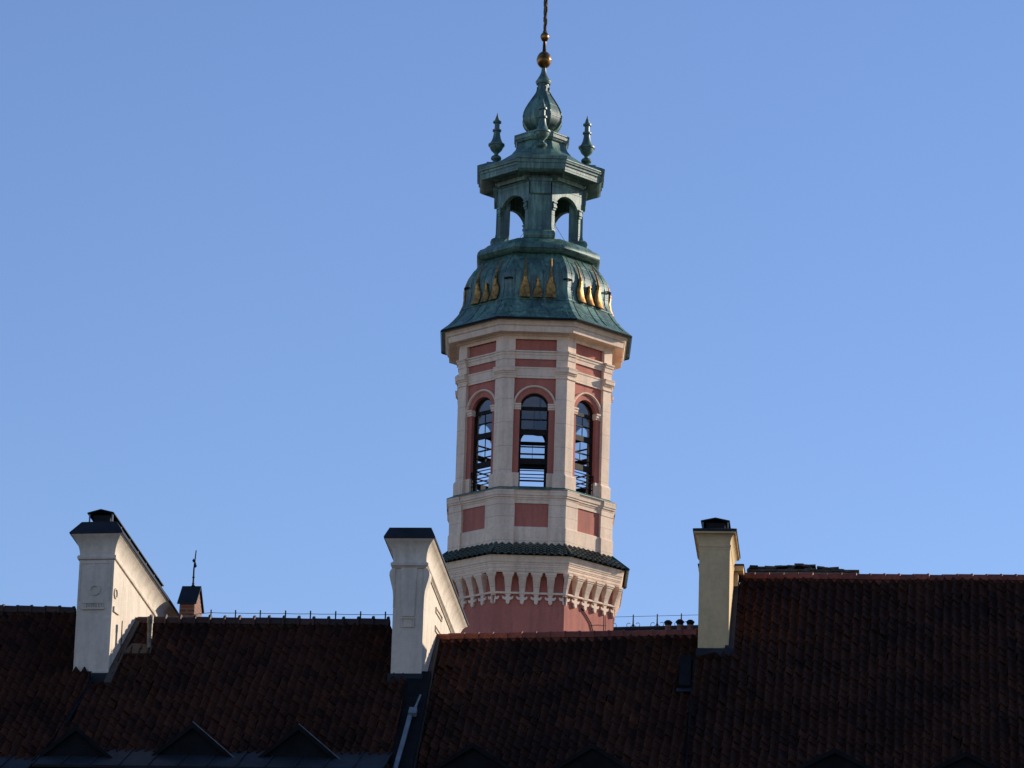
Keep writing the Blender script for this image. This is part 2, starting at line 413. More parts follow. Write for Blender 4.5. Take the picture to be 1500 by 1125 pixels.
# --- belfry walls with arched openings
WR, PR = 115.0, 120.5                     # wall and pilaster radii (px)
RT = 0.36                        # wall thickness in metres
def arch_pts(a, zs_, n=14): return [(-a * math.cos(math.pi * i / n), zs_ + a * math.sin(math.pi * i / n)) for i in range(n + 1)]
def arched_panel(mb, nang, ap, W0, W1, z0, z1, a, zsill, zspr, t, inner=True):
    """wall panel facing nang at apothem ap, width W0 outside and W1 inside, with an arched hole"""
    nrm = Vector((math.sin(nang), -math.cos(nang), 0)); tx = Vector((math.cos(nang), math.sin(nang), 0))
    def P(x, z, d): return TC + nrm * (ap - d) + tx * x + Vector((0, 0, z))
    arc = arch_pts(a, zspr)
    for d, W in ((0.0, W0), (t, W1)):
        if d > 0 and not inner: continue
        h = W / 2
        if zsill > z0 + 0.001: mb.face([P(-h, z0, d), P(h, z0, d), P(h, zsill, d), P(-h, zsill, d)])
        mb.face([P(-h, zsill, d), P(-a, zsill, d), P(-a, zspr, d), P(-h, zspr, d)])
        mb.face([P(a, zsill, d), P(h, zsill, d), P(h, zspr, d), P(a, zspr, d)])
        mb.face([P(-h, zspr, d), P(-a, zspr, d), P(-a, z1, d), P(-h, z1, d)])
        mb.face([P(a, zspr, d), P(h, zspr, d), P(h, z1, d), P(a, z1, d)])
        for i in range(len(arc) - 1):
            (x0, q0), (x1, q1) = arc[i], arc[i + 1]
            mb.face([P(x0, q0, d), P(x1, q1, d), P(x1, z1, d), P(x0, z1, d)])
    loop = [(-a, zsill)] + arc + [(a, zsill)]
    mb.loft([[P(x, z, 0) for x, z in loop], [P(x, z, t) for x, z in loop]], True)
zb0, zb1 = ZF(716, WR) - 0.05, ZF(487, WR)
z_sill, z_spr = ZF(714, WR), ZF(596, WR)
win_a = M(20.9, 620)
apw = M(WR, 600) * math.cos(OFF)
mb = MB()
for k in range(8):
    arched_panel(mb, k * R(45), apw, 2 * apw * math.tan(OFF), 2 * (apw - RT) * math.tan(OFF), zb0, zb1, win_a, z_sill, z_spr, RT, False)
belfry = mb.build('belfry_wall', PINK, tower, 30)
mb = MB()
for k in range(8):
    arched_panel(mb, k * R(45), apw - RT, 2 * (apw - RT) * math.tan(OFF), 2 * (apw - RT - 0.05) * math.tan(OFF), zb0, zb1, win_a + 0.02, z_sill - 0.02, z_spr, 0.05, True)
mb.build('belfry_lining', LINING, belfry, 30)
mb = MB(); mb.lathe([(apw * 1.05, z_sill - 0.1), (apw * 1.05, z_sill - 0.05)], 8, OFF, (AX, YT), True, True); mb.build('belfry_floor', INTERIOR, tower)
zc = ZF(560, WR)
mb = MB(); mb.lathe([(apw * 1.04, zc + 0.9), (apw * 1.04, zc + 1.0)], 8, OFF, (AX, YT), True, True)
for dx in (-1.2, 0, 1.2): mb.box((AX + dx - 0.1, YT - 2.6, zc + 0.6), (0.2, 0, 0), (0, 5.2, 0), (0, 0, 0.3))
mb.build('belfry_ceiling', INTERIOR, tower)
# bell frame inside: four posts, beams and a bell
mb = MB()
for sx in (-1, 1):
    for sy in (-1, 1): mb.box((AX + sx * 1.05 - 0.05, YT + sy * 0.6 - 0.05, z_sill - 0.06), (0.10, 0, 0), (0, 0.10, 0), (0, 0, zc + 0.65 - z_sill))
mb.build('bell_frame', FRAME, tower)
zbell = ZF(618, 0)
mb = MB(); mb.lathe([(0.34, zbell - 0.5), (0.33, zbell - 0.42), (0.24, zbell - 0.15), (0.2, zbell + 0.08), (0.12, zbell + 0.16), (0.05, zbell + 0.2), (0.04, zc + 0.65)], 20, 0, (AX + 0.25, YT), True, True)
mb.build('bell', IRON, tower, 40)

# windows (frame > glass, railing)
def win_frame(mb):
    d0 = 0.15; ap = apw - d0
    def P(x, z, d=0.0): return Vector((AX + x, YT - ap + d, z))
    a = win_a - 0.005; ft = 0.075
    arc_o, arc_i = arch_pts(a, z_spr, 16), arch_pts(a - ft, z_spr, 16)
    lo = [(-a, z_sill)] + arc_o + [(a, z_sill)]; li = [(-a + ft, z_sill + ft)] + arc_i + [(a - ft, z_sill + ft)]
    fr, fi, bo, bi = [P(*p) for p in lo], [P(*p) for p in li], [P(p[0], p[1], 0.1) for p in lo], [P(p[0], p[1], 0.1) for p in li]
    mb.loft([bo, fr, fi, bi, bo], True)
    def bar(y0, y1, dd=0.0):
        za, zb = ZF(y1, WR), ZF(y0, WR)
        mb.box(P(-a + ft * 0.5, za, 0.005 + dd), (2 * a - ft, 0, 0), (0, 0.085 - dd, 0), (0, 0, zb - za))
    bar(594.5, 599.5); bar(612.2, 614, 0.02); bar(627.5, 635.5); bar(652.2, 653.8, 0.02); bar(662.5, 663.8, 0.02); bar(670, 678.5)
    z5 = ZF(678, WR)
    mb.box(P(-0.008, ZF(634, WR), 0.03), (0.016, 0, 0), (0, 0.04, 0), (0, 0, ZF(598, WR) - ZF(634, WR)))
def win_glass(mb):
    ap = apw - 0.2; a = win_a - 0.03
    arc = arch_pts(a, z_spr, 16); zm = ZF(631, WR)
    mb.face([Vector((AX + x, YT - ap, z)) for x, z in [(-a, zm)] + arc + [(a, zm)]])
def win_rail(mb):
    ap = apw - 0.07; a = win_a
    for y in (684, 689, 694.5, 699.5, 704.5):
        z = ZF(y, WR); mb.tube([(AX - a, YT - ap, z), (AX + a, YT - ap, z)], 0.022, 6)
    for x in (-a * 0.96, a * 0.96): mb.tube([(AX + x, YT - ap, z_sill), (AX + x, YT - ap, ZF(683, WR))], 0.02, 6)
proto8('window', win_frame, FRAME, tower, None, [('glass_pane', win_glass, GLASS, None), ('railing', win_rail, IRON, None)])

# archivolts, imposts, pilasters
def archivolt(mb):
    n = 20; rings = []
    prof = [(28.2, -0.5), (28.2, 2.2), (29.2, 3.4), (30.6, 3.4), (31.3, 2.2), (31.3, -0.5)]
    for i in range(n + 1):
        th = math.pi * i / n; ring = []
        for r_, d in prof:
            rm = M(r_, 590); ring.append(Vector((AX - rm * math.cos(th), YT - apw - M(d, 590), z_spr + M(0.6, 590) + rm * math.sin(th))))
        rings.append(ring)
    mb.loft(rings, True, True, True)
proto8('archivolt', archivolt, CREAM, tower, 40)
def impost(sgn):
    def f(mb):
        x0, x1 = M(19.6, 596), M(33, 596)
        for ya, yb, d in ((600.5, 598, 1.6), (597.9, 594, 2.6), (593.9, 591.8, 3.8)):
            za, zb = ZF(ya, WR), ZF(yb, WR); xo = M(d * 0.15, 596)
            a, b = sorted((sgn * (x0 - xo), sgn * x1))
            mb.box((AX + a, YT - apw - M(d, 596), za), (b - a, 0, 0), (0, M(d, 596) + 0.25, 0), (0, 0, zb - za))
    return f
proto8('impost', impost(-1), CREAM); proto8('impost', impost(1), CREAM)
proto8('pilaster', lambda mb: corner_piece(mb, 0, 16.2, [(694, PR), (553, PR - 0.4)], WR - 1), CREAM)
def pil_base(mb):
    corner_piece(mb, 0, 19, [(713.5, PR + 3.2), (696, PR + 3.2), (693.5, PR + 1)], WR - 1)
proto8('pilaster_base', pil_base, CREAM)
def dado(sgn):
    def f(mb):
        x0, x1 = M(19.8, 700), M(36, 700); a, b = sorted((sgn * x0, sgn * x1)); za, zb = ZF(713.5, WR), ZF(693.5, WR)
        mb.box((AX + a, YT - apw - M(2.2, 700), za), (b - a, 0, 0), (0, M(2.2, 700) + 0.2, 0), (0, 0, zb - za))
    return f
proto8('dado_block', dado(-1), CREAM); proto8('dado_block', dado(1), CREAM)
proto8('capital', lambda mb: corner_piece(mb, 0, 18.5, [(553.4, PR + 1.2), (551.5, PR + 1.2), (551.2, PR), (547, PR + 0.4), (546.5, PR + 2), (543.5, PR + 3), (543.3, PR + 4.4), (539.5, PR + 4.6), (537.0, PR + 5.4), (536.2, PR + 5.4)], WR - 1), CREAM)
# entablature bands on the wall
oct_part('architrave', [(554, 110.8), (554, 117.2), (552, 117.2), (551.8, 116.8), (540, 116.8), (539.7, 117.6), (537.6, 117.8), (537.5, 110.8)], CREAM)
oct_part('string_course', [(526, 110.8), (526, 116.8), (520, 117.2), (519.5, 118.2), (516, 118.6), (515.5, 119.8), (513.4, 119.8), (513.2, 110.8)], CREAM)
proto8('entablature_block', lambda mb: corner_piece(mb, 0, 16.4, [(536.3, PR - 0.2), (526.5, PR - 0.2), (526.4, PR + 0.8), (519.5, PR + 1.4), (519.3, PR + 2.6), (515.8, PR + 3), (515.6, PR + 4.2), (513.2, PR + 4.2), (513.1, PR - 0.2), (497, PR - 0.2)], WR - 1), CREAM)
oct_part('eaves_cornice', [(497, 113), (497, 119.5), (492, 120), (491.5, 122.5), (488.5, 124), (487.2, 126.8), (486.4, 131.4), (486, 136.6), (485.4, 137.2), (477.4, 137.8), (476.6, 139.4), (473, 140.7), (470, 143.2), (467, 143.5), (464.8, 143.9), (464.6, 130)], CREAM, cap0=False)

# --- bell-shaped copper roof
ROOFP = [(466.6, 148.6), (464.2, 149.2), (463, 147.5), (458.5, 139), (453, 131.5), (447, 125), (441, 119.8), (434.5, 115.6), (428, 112.6), (421, 111.2), (413.5, 111.4), (405, 111.4), (396.5, 109.4), (388.5, 104.6), (381, 97.5), (375, 90.5), (369, 84)]
oct_part('copper_roof', ROOFP, COPPER, cap0=True, cap1=True, smooth=28)
oct_part('roof_edge', [(467.6, 149.6), (465.6, 150.6), (464.2, 149.4)], IRON, cap0=False, cap1=False)
# seams on the roof: low standing ribs up each face
def rp(y):
    for (ya, ra), (yb, rb) in zip(ROOFP[2:], ROOFP[3:]):
        if ya >= y >= yb: t = (ya - y) / (ya - yb); return ra + (rb - ra) * t
    return ROOFP[-1][1]
def face_pt(x_px, y, lift):
    r = rp(y); return Vector((AX + M(x_px, y), YT - M(r, y) * math.cos(OFF) - M(lift, y), ZF(y, r)))
def seam(xf):
    def f(mb):
        pts = []
        for y in (461, 455, 449, 443, 437.8): pts.append(face_pt(xf * rp(y), y, 0.15))
        mb.tube(pts, 0.018, 5)
        pts = [face_pt(xf * rp(y), y, 0.15) for y in (436, 430, 423, 415, 406, 397, 389, 381, 373)]
        mb.tube(pts, 0.016, 5)
    return f
for xf in (-0.3, -0.06, 0.07, 0.31): proto8('roof_seam', seam(xf), COPPER, tower, 50)
oct_part('roof_ledge', [(438.6, rp(438.6) - 1), (438.4, rp(438.6) + 0.9), (436.6, rp(436.6) + 1.1), (436.2, rp(436.2) - 1)], COPPER)
def broom(xc, top, collar, bot, hw, small):
    def f(mb):
        rows = []
        if not small:
            rows += [(top, 1.0, 4.2), (top + (collar - top) * 0.35, 1.25, 3.4), (top + (collar - top) * 0.7, 1.8, 2.6), (collar - 2, 2.2, 2.2), (collar - 1.5, 3.0, 2.4), (collar + 1.5, 3.0, 2.4)]
        else:
            rows += [(top, 2.6, 2.6), (top + 2.4, 2.6, 2.6), (top + 2.6, 2.0, 2.3), (collar - 1.5, 2.0, 2.2), (collar - 1.4, 2.7, 2.4), (collar + 1, 2.7, 2.4)]
        L = bot - collar
        rows += [(collar + 2, 2.6, 2.3), (collar + L * 0.22, hw * 0.62, 2.3), (collar + L * 0.42, hw * 0.86, 2.3), (collar + L * 0.7, hw * 0.97, 2.4), (bot, hw, 3.0)]
        rings = []
        for y, w_, lift in rows:
            c = face_pt(xc, y, lift); ww = M(w_, y); dd = M(min(w_, 2.6), y)
            nx = 10
            rings.append([c + Vector((ww * math.cos(2 * math.pi * q / nx), -dd * math.sin(2 * math.pi * q / nx), 0)) for q in range(nx)])
        mb.loft(rings, True, True, True)
    return f
proto8('gilded_broom', broom(-18.5, 379, 407, 436, 7.8, False), GOLD, tower, 50)
proto8('gilded_broom', broom(18.5, 379, 407, 436, 7.8, False), GOLD, tower, 50)
proto8('gilded_broom', broom(0, 409, 416, 436, 7.0, True), GOLD, tower, 50)
def hook(mb):
    y = 408; r = rp(y); z = ZF(y, r); c = octv(M(r, y), OFF, z)
    d1 = (octv(2, OFF - R(45), 0) - octv(2, OFF, 0)).normalized(); d2 = (octv(2, OFF + R(45), 0) - octv(2, OFF, 0)).normalized()
    o = Vector((math.sin(OFF), -math.cos(OFF), 0)) * M(3, y)
    mb.tube([c + d1 * M(7, y) + o, c + o, c + d2 * M(7, y) + o], M(1.3, y), 6)
    for d in (d1, d2): mb.tube([c + d * M(6, y) + o, c + d * M(6, y) - o], M(1, y), 5)
proto8('roof_hook', hook, IRON)

# --- rolled copper band and lantern deck
oct_part('rolled_band', [(371, 84), (369.5, 90), (366, 94.5), (361.5, 97), (357, 96), (353.6, 92), (352.4, 86), (350.5, 82), (349, 80)], COPPER, cap0=True, cap1=True, smooth=40)
# --- lantern: four piers on the cardinal sides and four arched walls on the diagonals
PD, PW = 63.0, 17.2          # pier face distance and half width (px)
SQ = 1.0
def zp(y, d): return at(781, y, YT - d / S(y)).z
def pier_rings(rows):
    rings = []
    for y, d, hw in rows:
        z = zp(y, d); w_ = M(hw, y); dm = M(d, y)
        rings.append([Vector((AX - w_, YT - dm, z)), Vector((AX + w_, YT - dm, z)), Vector((AX + w_, YT - dm + M(20, y), z)), Vector((AX - w_, YT - dm + M(20, y), z))])
    return rings
def pier(mb):
    mb.loft(pier_rings([(351, 66, 20.5), (350, 66.5, 21), (347, 69.5, 22.4), (342, 71, 23), (338, 69.5, 22), (336.2, 66.5, 20.2), (336, 64.4, 18), (330, 63.4, PW), (283, 63, PW)]), True, True, True)
def pier_cap(mb):
    mb.loft(pier_rings([(307, 63.2, 12.8), (283.5, 63.2, 12.8)]), True, True, True)
    mb.loft(pier_rings([(282.8, 66.5, 14.5), (281.5, 67, 15), (265, 67, 15), (264.6, 68.4, 16.2), (260, 68.8, 16.4), (259.8, 67, 15), (250, 67, 15)]), True, True, True)
def copy4(name, fn, mat, smooth=None, start=0.0, subs=()):
    mb = MB(); fn(mb); o = mb.build(name, mat, tower, smooth)
    for nm, f2, m2, s2 in subs:
        b2 = MB(); f2(b2); b2.build(nm, m2, o, s2)
    for k in range(1, 4): copy_rot(o, k * R(90), tower)
    return o
copy4('lantern_pier', pier, COPPER, 40, subs=[('pier_capital', pier_cap, COPPER, None)])
yl = 320
apl = M(55.5, yl); Wl = M(64, yl); tl = M(7, yl)
def zl(y): return at(781, y, YT - M(40, yl)).z
mb = MB()
for k in range(4):
    arched_panel(mb, R(45) + k * R(90), apl, Wl, Wl * 0.86, zl(353), zl(252), M(25, yl), zl(352.5), zl(311), tl)
lw = mb.build('lantern_wall', COPPER, tower, 30)
mb = MB()
for k in range(4):
    na = R(45) + k * R(90); nrm = Vector((math.sin(na), -math.cos(na), 0)); tx = Vector((math.cos(na), math.sin(na), 0))
    for sgn in (-1, 1):
        for (ya, yb, d, xi) in ((312.5, 309.5, 1.6, 24.4), (309.4, 306, 3.0, 23.6), (305.9, 302.5, 2.2, 24.2), (302.4, 300.6, 3.4, 23.2)):
            x0, x1 = sorted((sgn * M(xi, yl), sgn * M(30, yl)))
            O = TC + nrm * (apl + M(d, yl)) + tx * x0 + Vector((0, 0, zl(ya)))
            mb.box(O, tx * (x1 - x0), -nrm * (M(d, yl) + tl * 0.8), (0, 0, zl(yb) - zl(ya)))
mb.build('lantern_impost', COPPER, lw)
mb = MB()
for k in range(4):      # moulded string above the arches
    na = R(45) + k * R(90); nrm = Vector((math.sin(na), -math.cos(na), 0)); tx = Vector((math.cos(na), math.sin(na), 0))
    for ya, yb, d in ((272, 269.5, 1.4), (269.4, 267.5, 2.4)):
        O = TC + nrm * (apl + M(d, yl)) - tx * Wl * 0.47 + Vector((0, 0, zl(ya)))
        mb.box(O, tx * Wl * 0.94, -nrm * M(4, yl), (0, 0, zl(yb) - zl(ya)))
mb.build('lantern_moulding', COPPER, lw)
# thin stay wires crossing the lantern
mb = MB()
mb.tube([(AX - 1.3, YT + 1.1, zl(350)), (AX + 0.2, YT - 0.6, zl(296))], 0.008, 5)
mb.tube([(AX + 1.5, YT + 1.0, zl(352)), (AX + 0.3, YT - 0.2, zl(300))], 0.008, 5)
mb.build('stay_wire', IRON, lw)
# cornice with four projecting blocks
def oct2(rows, hw_over_d):
    rings = []
    for y, d in rows:
        z = zp(y, d); dm = M(d, y); h = dm * hw_over_d
        rings.append([Vector((AX + a, YT + b, z)) for a, b in ((-h, -dm), (h, -dm), (dm, -h), (dm, h), (h, dm), (-h, dm), (-dm, h), (-dm, -h))])
    return rings
mb = MB()
mb.loft(oct2([(264, 58), (263, 62), (257, 63), (256, 66), (252.6, 67), (250.9, 80), (249.8, 84), (249.2, 85.2), (241, 85.6), (240.4, 87), (237.5, 87.4), (236, 89), (233, 89.6), (232.6, 90.4), (231.4, 90.4), (229, 82), (227, 60)], 0.40), True, True, True)
mb.build('lantern_cornice', COPPER, tower, 20)
def ressaut(mb):
    rows = [(264, 62, 24), (257.5, 66, 25), (252.6, 67.5, 26), (251.2, 83, 32), (249, 86, 33.2), (246, 88.8, 34.4), (237.6, 89.2, 34.6), (237, 90.6, 35.6), (232, 91, 35.8), (231, 92.6, 36.6), (227.4, 93, 37), (226.8, 93, 37), (225.6, 88, 34), (223.8, 72, 26)]
    rings = []
    for y, d, hw in rows:
        z = zp(y, d); w_ = M(hw, y); dm = M(d, y)
        rings.append([Vector((AX - w_, YT - dm, z)), Vector((AX + w_, YT - dm, z)), Vector((AX + w_, YT - M(48, y), z)), Vector((AX - w_, YT - M(48, y), z))])
    mb.loft(rings, True, True, True)
copy4('cornice_block', ressaut, COPPER)
# concave roof, drum, drum cornice
def octy(name, rows, mat, smooth=28, n=8):
    mb = MB(); mb.lathe([(M(r, y), zp(y, r * 0.92)) for y, r in rows], n, OFF, (AX, YT), True, True)
    return mb.build(name, mat, tower, smooth)
octy('lantern_roof', [(231, 92), (229.4, 80), (227, 68), (223.5, 58), (219, 47), (213.5, 41), (207, 38), (203, 37), (198, 36.5)], COPPER)
octy('drum_cornice', [(204, 36.0), (203.6, 39.1), (202, 40.1), (199.5, 41.0), (198.8, 42.3), (194, 42.7), (193.2, 43.6), (191.8, 43.6), (190.6, 36.0), (188.6, 22)], COPPER, 20)
octy('onion_dome', [(190, 16), (188, 18), (183.5, 23), (178, 27), (172, 29.6), (166, 30.4), (160, 29.4), (154, 26.6), (148, 22.4), (142, 17.4), (137, 13), (133, 10.2), (129, 9.2), (124, 9.0)], COPPER, 30)
def rnd(name, rows, mat, smooth=50, n=20):
    mb = MB(); mb.lathe([(M(r, y), zp(y, 0)) for y, r in rows], n, 0, (AX, YT), True, True)
    return mb.build(name, mat, tower, smooth)
# ribs along the dome
mb = MB()
dome = [(190, 16), (183.5, 23), (178, 27), (172, 29.6), (166, 30.4), (160, 29.4), (154, 26.6), (148, 22.4), (142, 17.4), (137, 13), (133, 10.2), (126, 9.2)]
for k in range(8):
    mb.tube([octv(M(r + 0.2, y), OFF + k * R(45), zp(y, r * 0.92)) for y, r in dome], M(0.9, 160), 6)
mb.build('dome_rib', COPPER, tower, 50)
rnd('dome_neck', [(126, 8.4), (124, 8.4), (123.5, 10.4), (121, 11.4), (119.4, 11.6), (118.4, 10.6), (115, 8.4), (110, 5.6), (105, 3.8), (98, 3.0), (97, 3.2)], COPPER)
rnd('gilded_ball', [(99.6, 3), (98.4, 5), (96, 8), (92.4, 10.2), (88.6, 10.8), (88.4, 11.2), (87.4, 11.2), (87.2, 10.8), (83, 10.2), (79, 8), (76.4, 5), (75.4, 3)], GOLDOLD)
def spire(mb):
    rows = [(76.5, 3.8), (75, 2.9), (60, 2.3)]
    mb.lathe([(M(r, y), zp(y, 0)) for y, r in rows], 12, 0, (AX, YT), True, True)
    # wrought finial seen nearly edge on: a stem with leaves and knops running up to a cross
    rows = [(48, 2.8), (46, 3.2), (44, 2.2), (38, 2.5), (33, 2.0), (29, 2.9), (25, 2.2), (21, 2.7), (16, 3.0), (11, 2.2), (7, 3.1), (2, 3.2), (-4, 2.4), (-10, 2.9), (-18, 2.2), (-30, 2.6), (-46, 1.8), (-74, 1.4)]
    mb.lathe([(M(r, y), zp(y, 0)) for y, r in rows], 7, 0.3, (AX, YT), True, True)
    zx = zp(-36, 0)
    mb.box((AX - 0.05, YT - 0.55, zx), (0.1, 0, 0), (0, 1.1, 0), (0, 0, 0.14))
    for yy, s in ((40, 1), (31, -1), (22, 1), (13, -1), (5, 1), (-4, -1)):
        z = zp(yy, 0)
        mb.tube([(AX, YT, z), (AX + 0.03 * s, YT - 0.22 * s, z + 0.1), (AX + 0.045 * s, YT - 0.3 * s, z + 0.26), (AX + 0.02 * s, YT - 0.2 * s, z + 0.36)], [0.05, 0.06, 0.045, 0.02], 6)
mb = MB(); spire(mb); sp_ = mb.build('spire_rod', SPIRE, tower, 40)
rnd('small_gilded_ball', [(60.4, 2.4), (59, 4.2), (56.6, 5.8), (53.6, 6.4), (50.6, 5.8), (48.2, 4), (47, 2.6)], GOLDOLD)
# corner finials
FD = 66.0
def finial(mb):
    prof = [(239, 14, 4), (235.5, 14, 4), (235, 12, 4), (233, 10.6, 4)]
    def Z(y): return zp(236.0 + (y - 236.0) * 1.08 - 14.0, FD)      # side finial rows moved to the front one
    cx, cy = AX, YT - M(FD, 200)
    for y0_, r0_, y1_ in ((241, 13.5, 236),):
        w_ = M(r0_, 200); mb.box((cx - w_, cy - w_, Z(y0_ + 6)), (2 * w_, 0, 0), (0, 2 * w_, 0), (0, 0, Z(y1_) - Z(y0_ + 6)))
    pr = [(236.4, 10.8), (235, 9.5), (233, 7), (231.4, 4), (230.6, 4.6), (229, 7.4), (227, 8.1), (225, 7.2), (223.4, 4.8), (222.4, 3), (221, 3.2), (219.5, 4.4), (216.5, 8), (212.5, 10.4), (210.4, 10.9), (210.2, 12.2), (207.8, 12.4), (207.4, 10.6), (204, 8.2), (200, 6.3), (195, 5.1), (190.4, 4.7), (190.2, 6.5), (188, 6.6), (187.6, 3.9), (183, 3.7), (178.8, 3.8), (178.6, 6.2), (176.4, 6.2), (176, 4.2), (172, 2.8), (168, 1.2), (164.6, 0.3)]
    mb.lathe([(M(r * 0.98, 200), Z(y)) for y, r in pr], 16, 0, (cx, cy), True, True)
copy4('corner_finial', finial, COPPER, 32)
# cable running down the lower wall
mb = MB()
nrm = Vector((math.sin(R(45)), -math.cos(R(45)), 0)); tx = Vector((math.cos(R(45)), math.sin(R(45)), 0))
ap_ = M(133, 900) * math.cos(OFF)
def LP(x, y): return TC + nrm * (ap_ + 0.03) + tx * M(x, 900) + Vector((0, 0, ZF(y, 133)))
mb.tube([LP(-16, 884), LP(-6, 892), LP(4, 902), LP(9, 914), LP(10, 940)], 0.022, 6)
mb.tube([LP(35, 884), LP(35, 940)], 0.012, 6)
mb.tube([LP(6, 905), LP(18, 902), LP(36, 900)], 0.008, 6)
mb.build('wall_cable', IRON, tower)

# ================================================================== HOUSES
SL = R(40)
def downvec(az, s=SL): return Vector((-math.sin(az) * math.cos(s), -math.cos(az) * math.cos(s), -math.sin(s)))
CW, RL = 0.205, 0.29
def tile_roof(P0, u, dn, S0, S1, L, left, right, mat, parent, name='roof', t0=0.0, amp=0.048):
    """pantiles laid on the plane P0 + u*s + dn*t; left/right are (t,s) polylines limiting each row"""
    nrm = dn.cross(u).normalized()
    if nrm.z < 0: nrm = -nrm
    def lim(pl, t):
        if t <= pl[0][0]: return pl[0][1]
        for (ta, sa), (tb, sb) in zip(pl, pl[1:]):
            if t <= tb: return sa + (sb - sa) * (t - ta) / max(1e-6, tb - ta)
        (ta, sa), (tb, sb) = pl[-2], pl[-1]
        return sa + (sb - sa) * (t - ta) / max(1e-6, tb - ta)
    mb = MB(); NX = 8; ph = random.random() * 6
    prof = []
    for i in range(NX + 1):
        x = i / NX; prof.append((x, amp * (0.95 * math.sin(2 * math.pi * (x + 0.02)) + 0.28 * math.sin(4 * math.pi * x))))
    rows = int(math.ceil((L - t0) / RL)); cols = int(math.ceil((S1 - S0) / CW))
    for r_ in range(rows):
        ta = t0 + r_ * RL; tb = ta + RL * 1.06
        for c in range(cols):
            s0 = S0 + c * CW
            if s0 + CW < min(lim(left, ta), lim(left, tb)) or s0 > max(lim(right, ta), lim(right, tb)): continue
            js, jh, jt = random.gauss(0, 0.008), random.gauss(0, 0.006), random.gauss(0, 0.009)
            tl = random.gauss(0, 0.006); slip = random.gauss(0, 0.012) + (0.05 if random.random() < 0.02 else 0)
            R1, R2, R3 = [], [], []
            for x, h in prof:
                for lst, t, lift in ((R1, ta, 0.004), (R2, tb + slip, 0.026 + jt), (R3, tb + slip + 0.004, 0.002)):
                    s = s0 + x * CW * 1.02 + js
                    s = min(max(s, lim(left, t)), lim(right, t))
                    sag = 0.022 * math.sin(s * 1.9 + t * 0.6 + ph) + 0.016 * math.sin(s * 0.7 - t * 1.7 + ph * 2)
                    lst.append(P0 + u * s + dn * t + nrm * (h + lift + jh + sag + tl * (x - 0.5)))
            v = min(1, max(0, random.betavariate(2, 2.4)))
            mb.loft([R1, R2, R3], False, a=v)
    return mb.build(name, mat, parent, 50, True), nrm
def under_roof(P0, u, dn, pts, th, mat, parent, name='roof_deck'):
    """solid deck below the tiles: polygon in (s,t) with thickness"""
    nrm = dn.cross(u).normalized()
    if nrm.z < 0: nrm = -nrm
    top = [P0 + u * s + dn * t - nrm * 0.15 for s, t in pts]
    mb = MB(); mb.loft([top, [p - nrm * th for p in top]], True, True, True)
    return mb.build(name, mat, parent)
def ridge_caps(A, B, mat, parent, step=0.335, rad=0.115, flare=1.22):
    u = (B - A); n = max(1, round(u.length / step)); u.normalize()
    side = Vector((0, 0, 1)).cross(u).normalized(); mb = MB(); st = (B - A).length / n
    for i in range(n):
        p = A + u * st * i + Vector((0, 0, random.gauss(0, 0.006))); v = random.random()
        stations = [(0.0, 1.0, 0), (st * 0.80, 0.98, 0), (st * 0.84, flare, 0), (st * 0.97, flare * 1.05, 0.0), (st * 1.02, 0.9, 0)]
        rings = []
        for d, k, _ in stations:
            rings.append([p + u * d + side * rad * k * math.cos(th) * 1.15 + Vector((0, 0, rad * k * math.sin(th) - 0.02)) for th in [math.pi * q / 9 - 0.5 * (1 if q == 0 else -1 if q == 9 else 0) for q in range(10)]])
        mb.loft(rings, False, a=v)
    mb.box(A - side * 0.07 - Vector((0, 0, 0.34)), B - A, side * 0.14, Vector((0, 0, 0.36)), 0.1)
    return mb.build('ridge_tiles', mat, parent, 45, True)
def strip(mb, pts_l, pts_r, nrm, lift):
    mb.loft([[a + nrm * lift, b + nrm * lift, b - nrm * 0.1, a - nrm * 0.1] for a, b in zip(pts_l, pts_r)], True, True, True)

class Roof:
    """a roof plane fixed by a point, ridge direction and fall direction"""
    def __init__(s, P0, u, dn):
        s.P0, s.u, s.dn = P0, u.normalized(), dn
        s.n = dn.cross(s.u).normalized()
        if s.n.z < 0: s.n = -s.n
    def hit(s, px, py, lift=0.0): return hit(px, py, s.P0 + s.n * lift, s.n)
    def st(s, P):
        d = P - s.P0; a, b = s.u, s.dn; ab = a.dot(b); det = 1 - ab * ab
        x, y = d.dot(a), d.dot(b); return ((x - ab * y) / det, (y - ab * x) / det)
    def pt(s, s_, t_, lift=0.0): return s.P0 + s.u * s_ + s.dn * t_ + s.n * lift
    def ts(s, px, py): a, b = s.st(s.hit(px, py)); return (b, a)

# ---- house B (between the two white chimneys) fixes the frame
PB0 = at(202, 911, 92.7)
PB1 = at_z(572, 914.5, PB0.z)
uB = (PB1 - PB0).normalized()
rB = Roof(PB0, uB, downvec(R(7.5)))
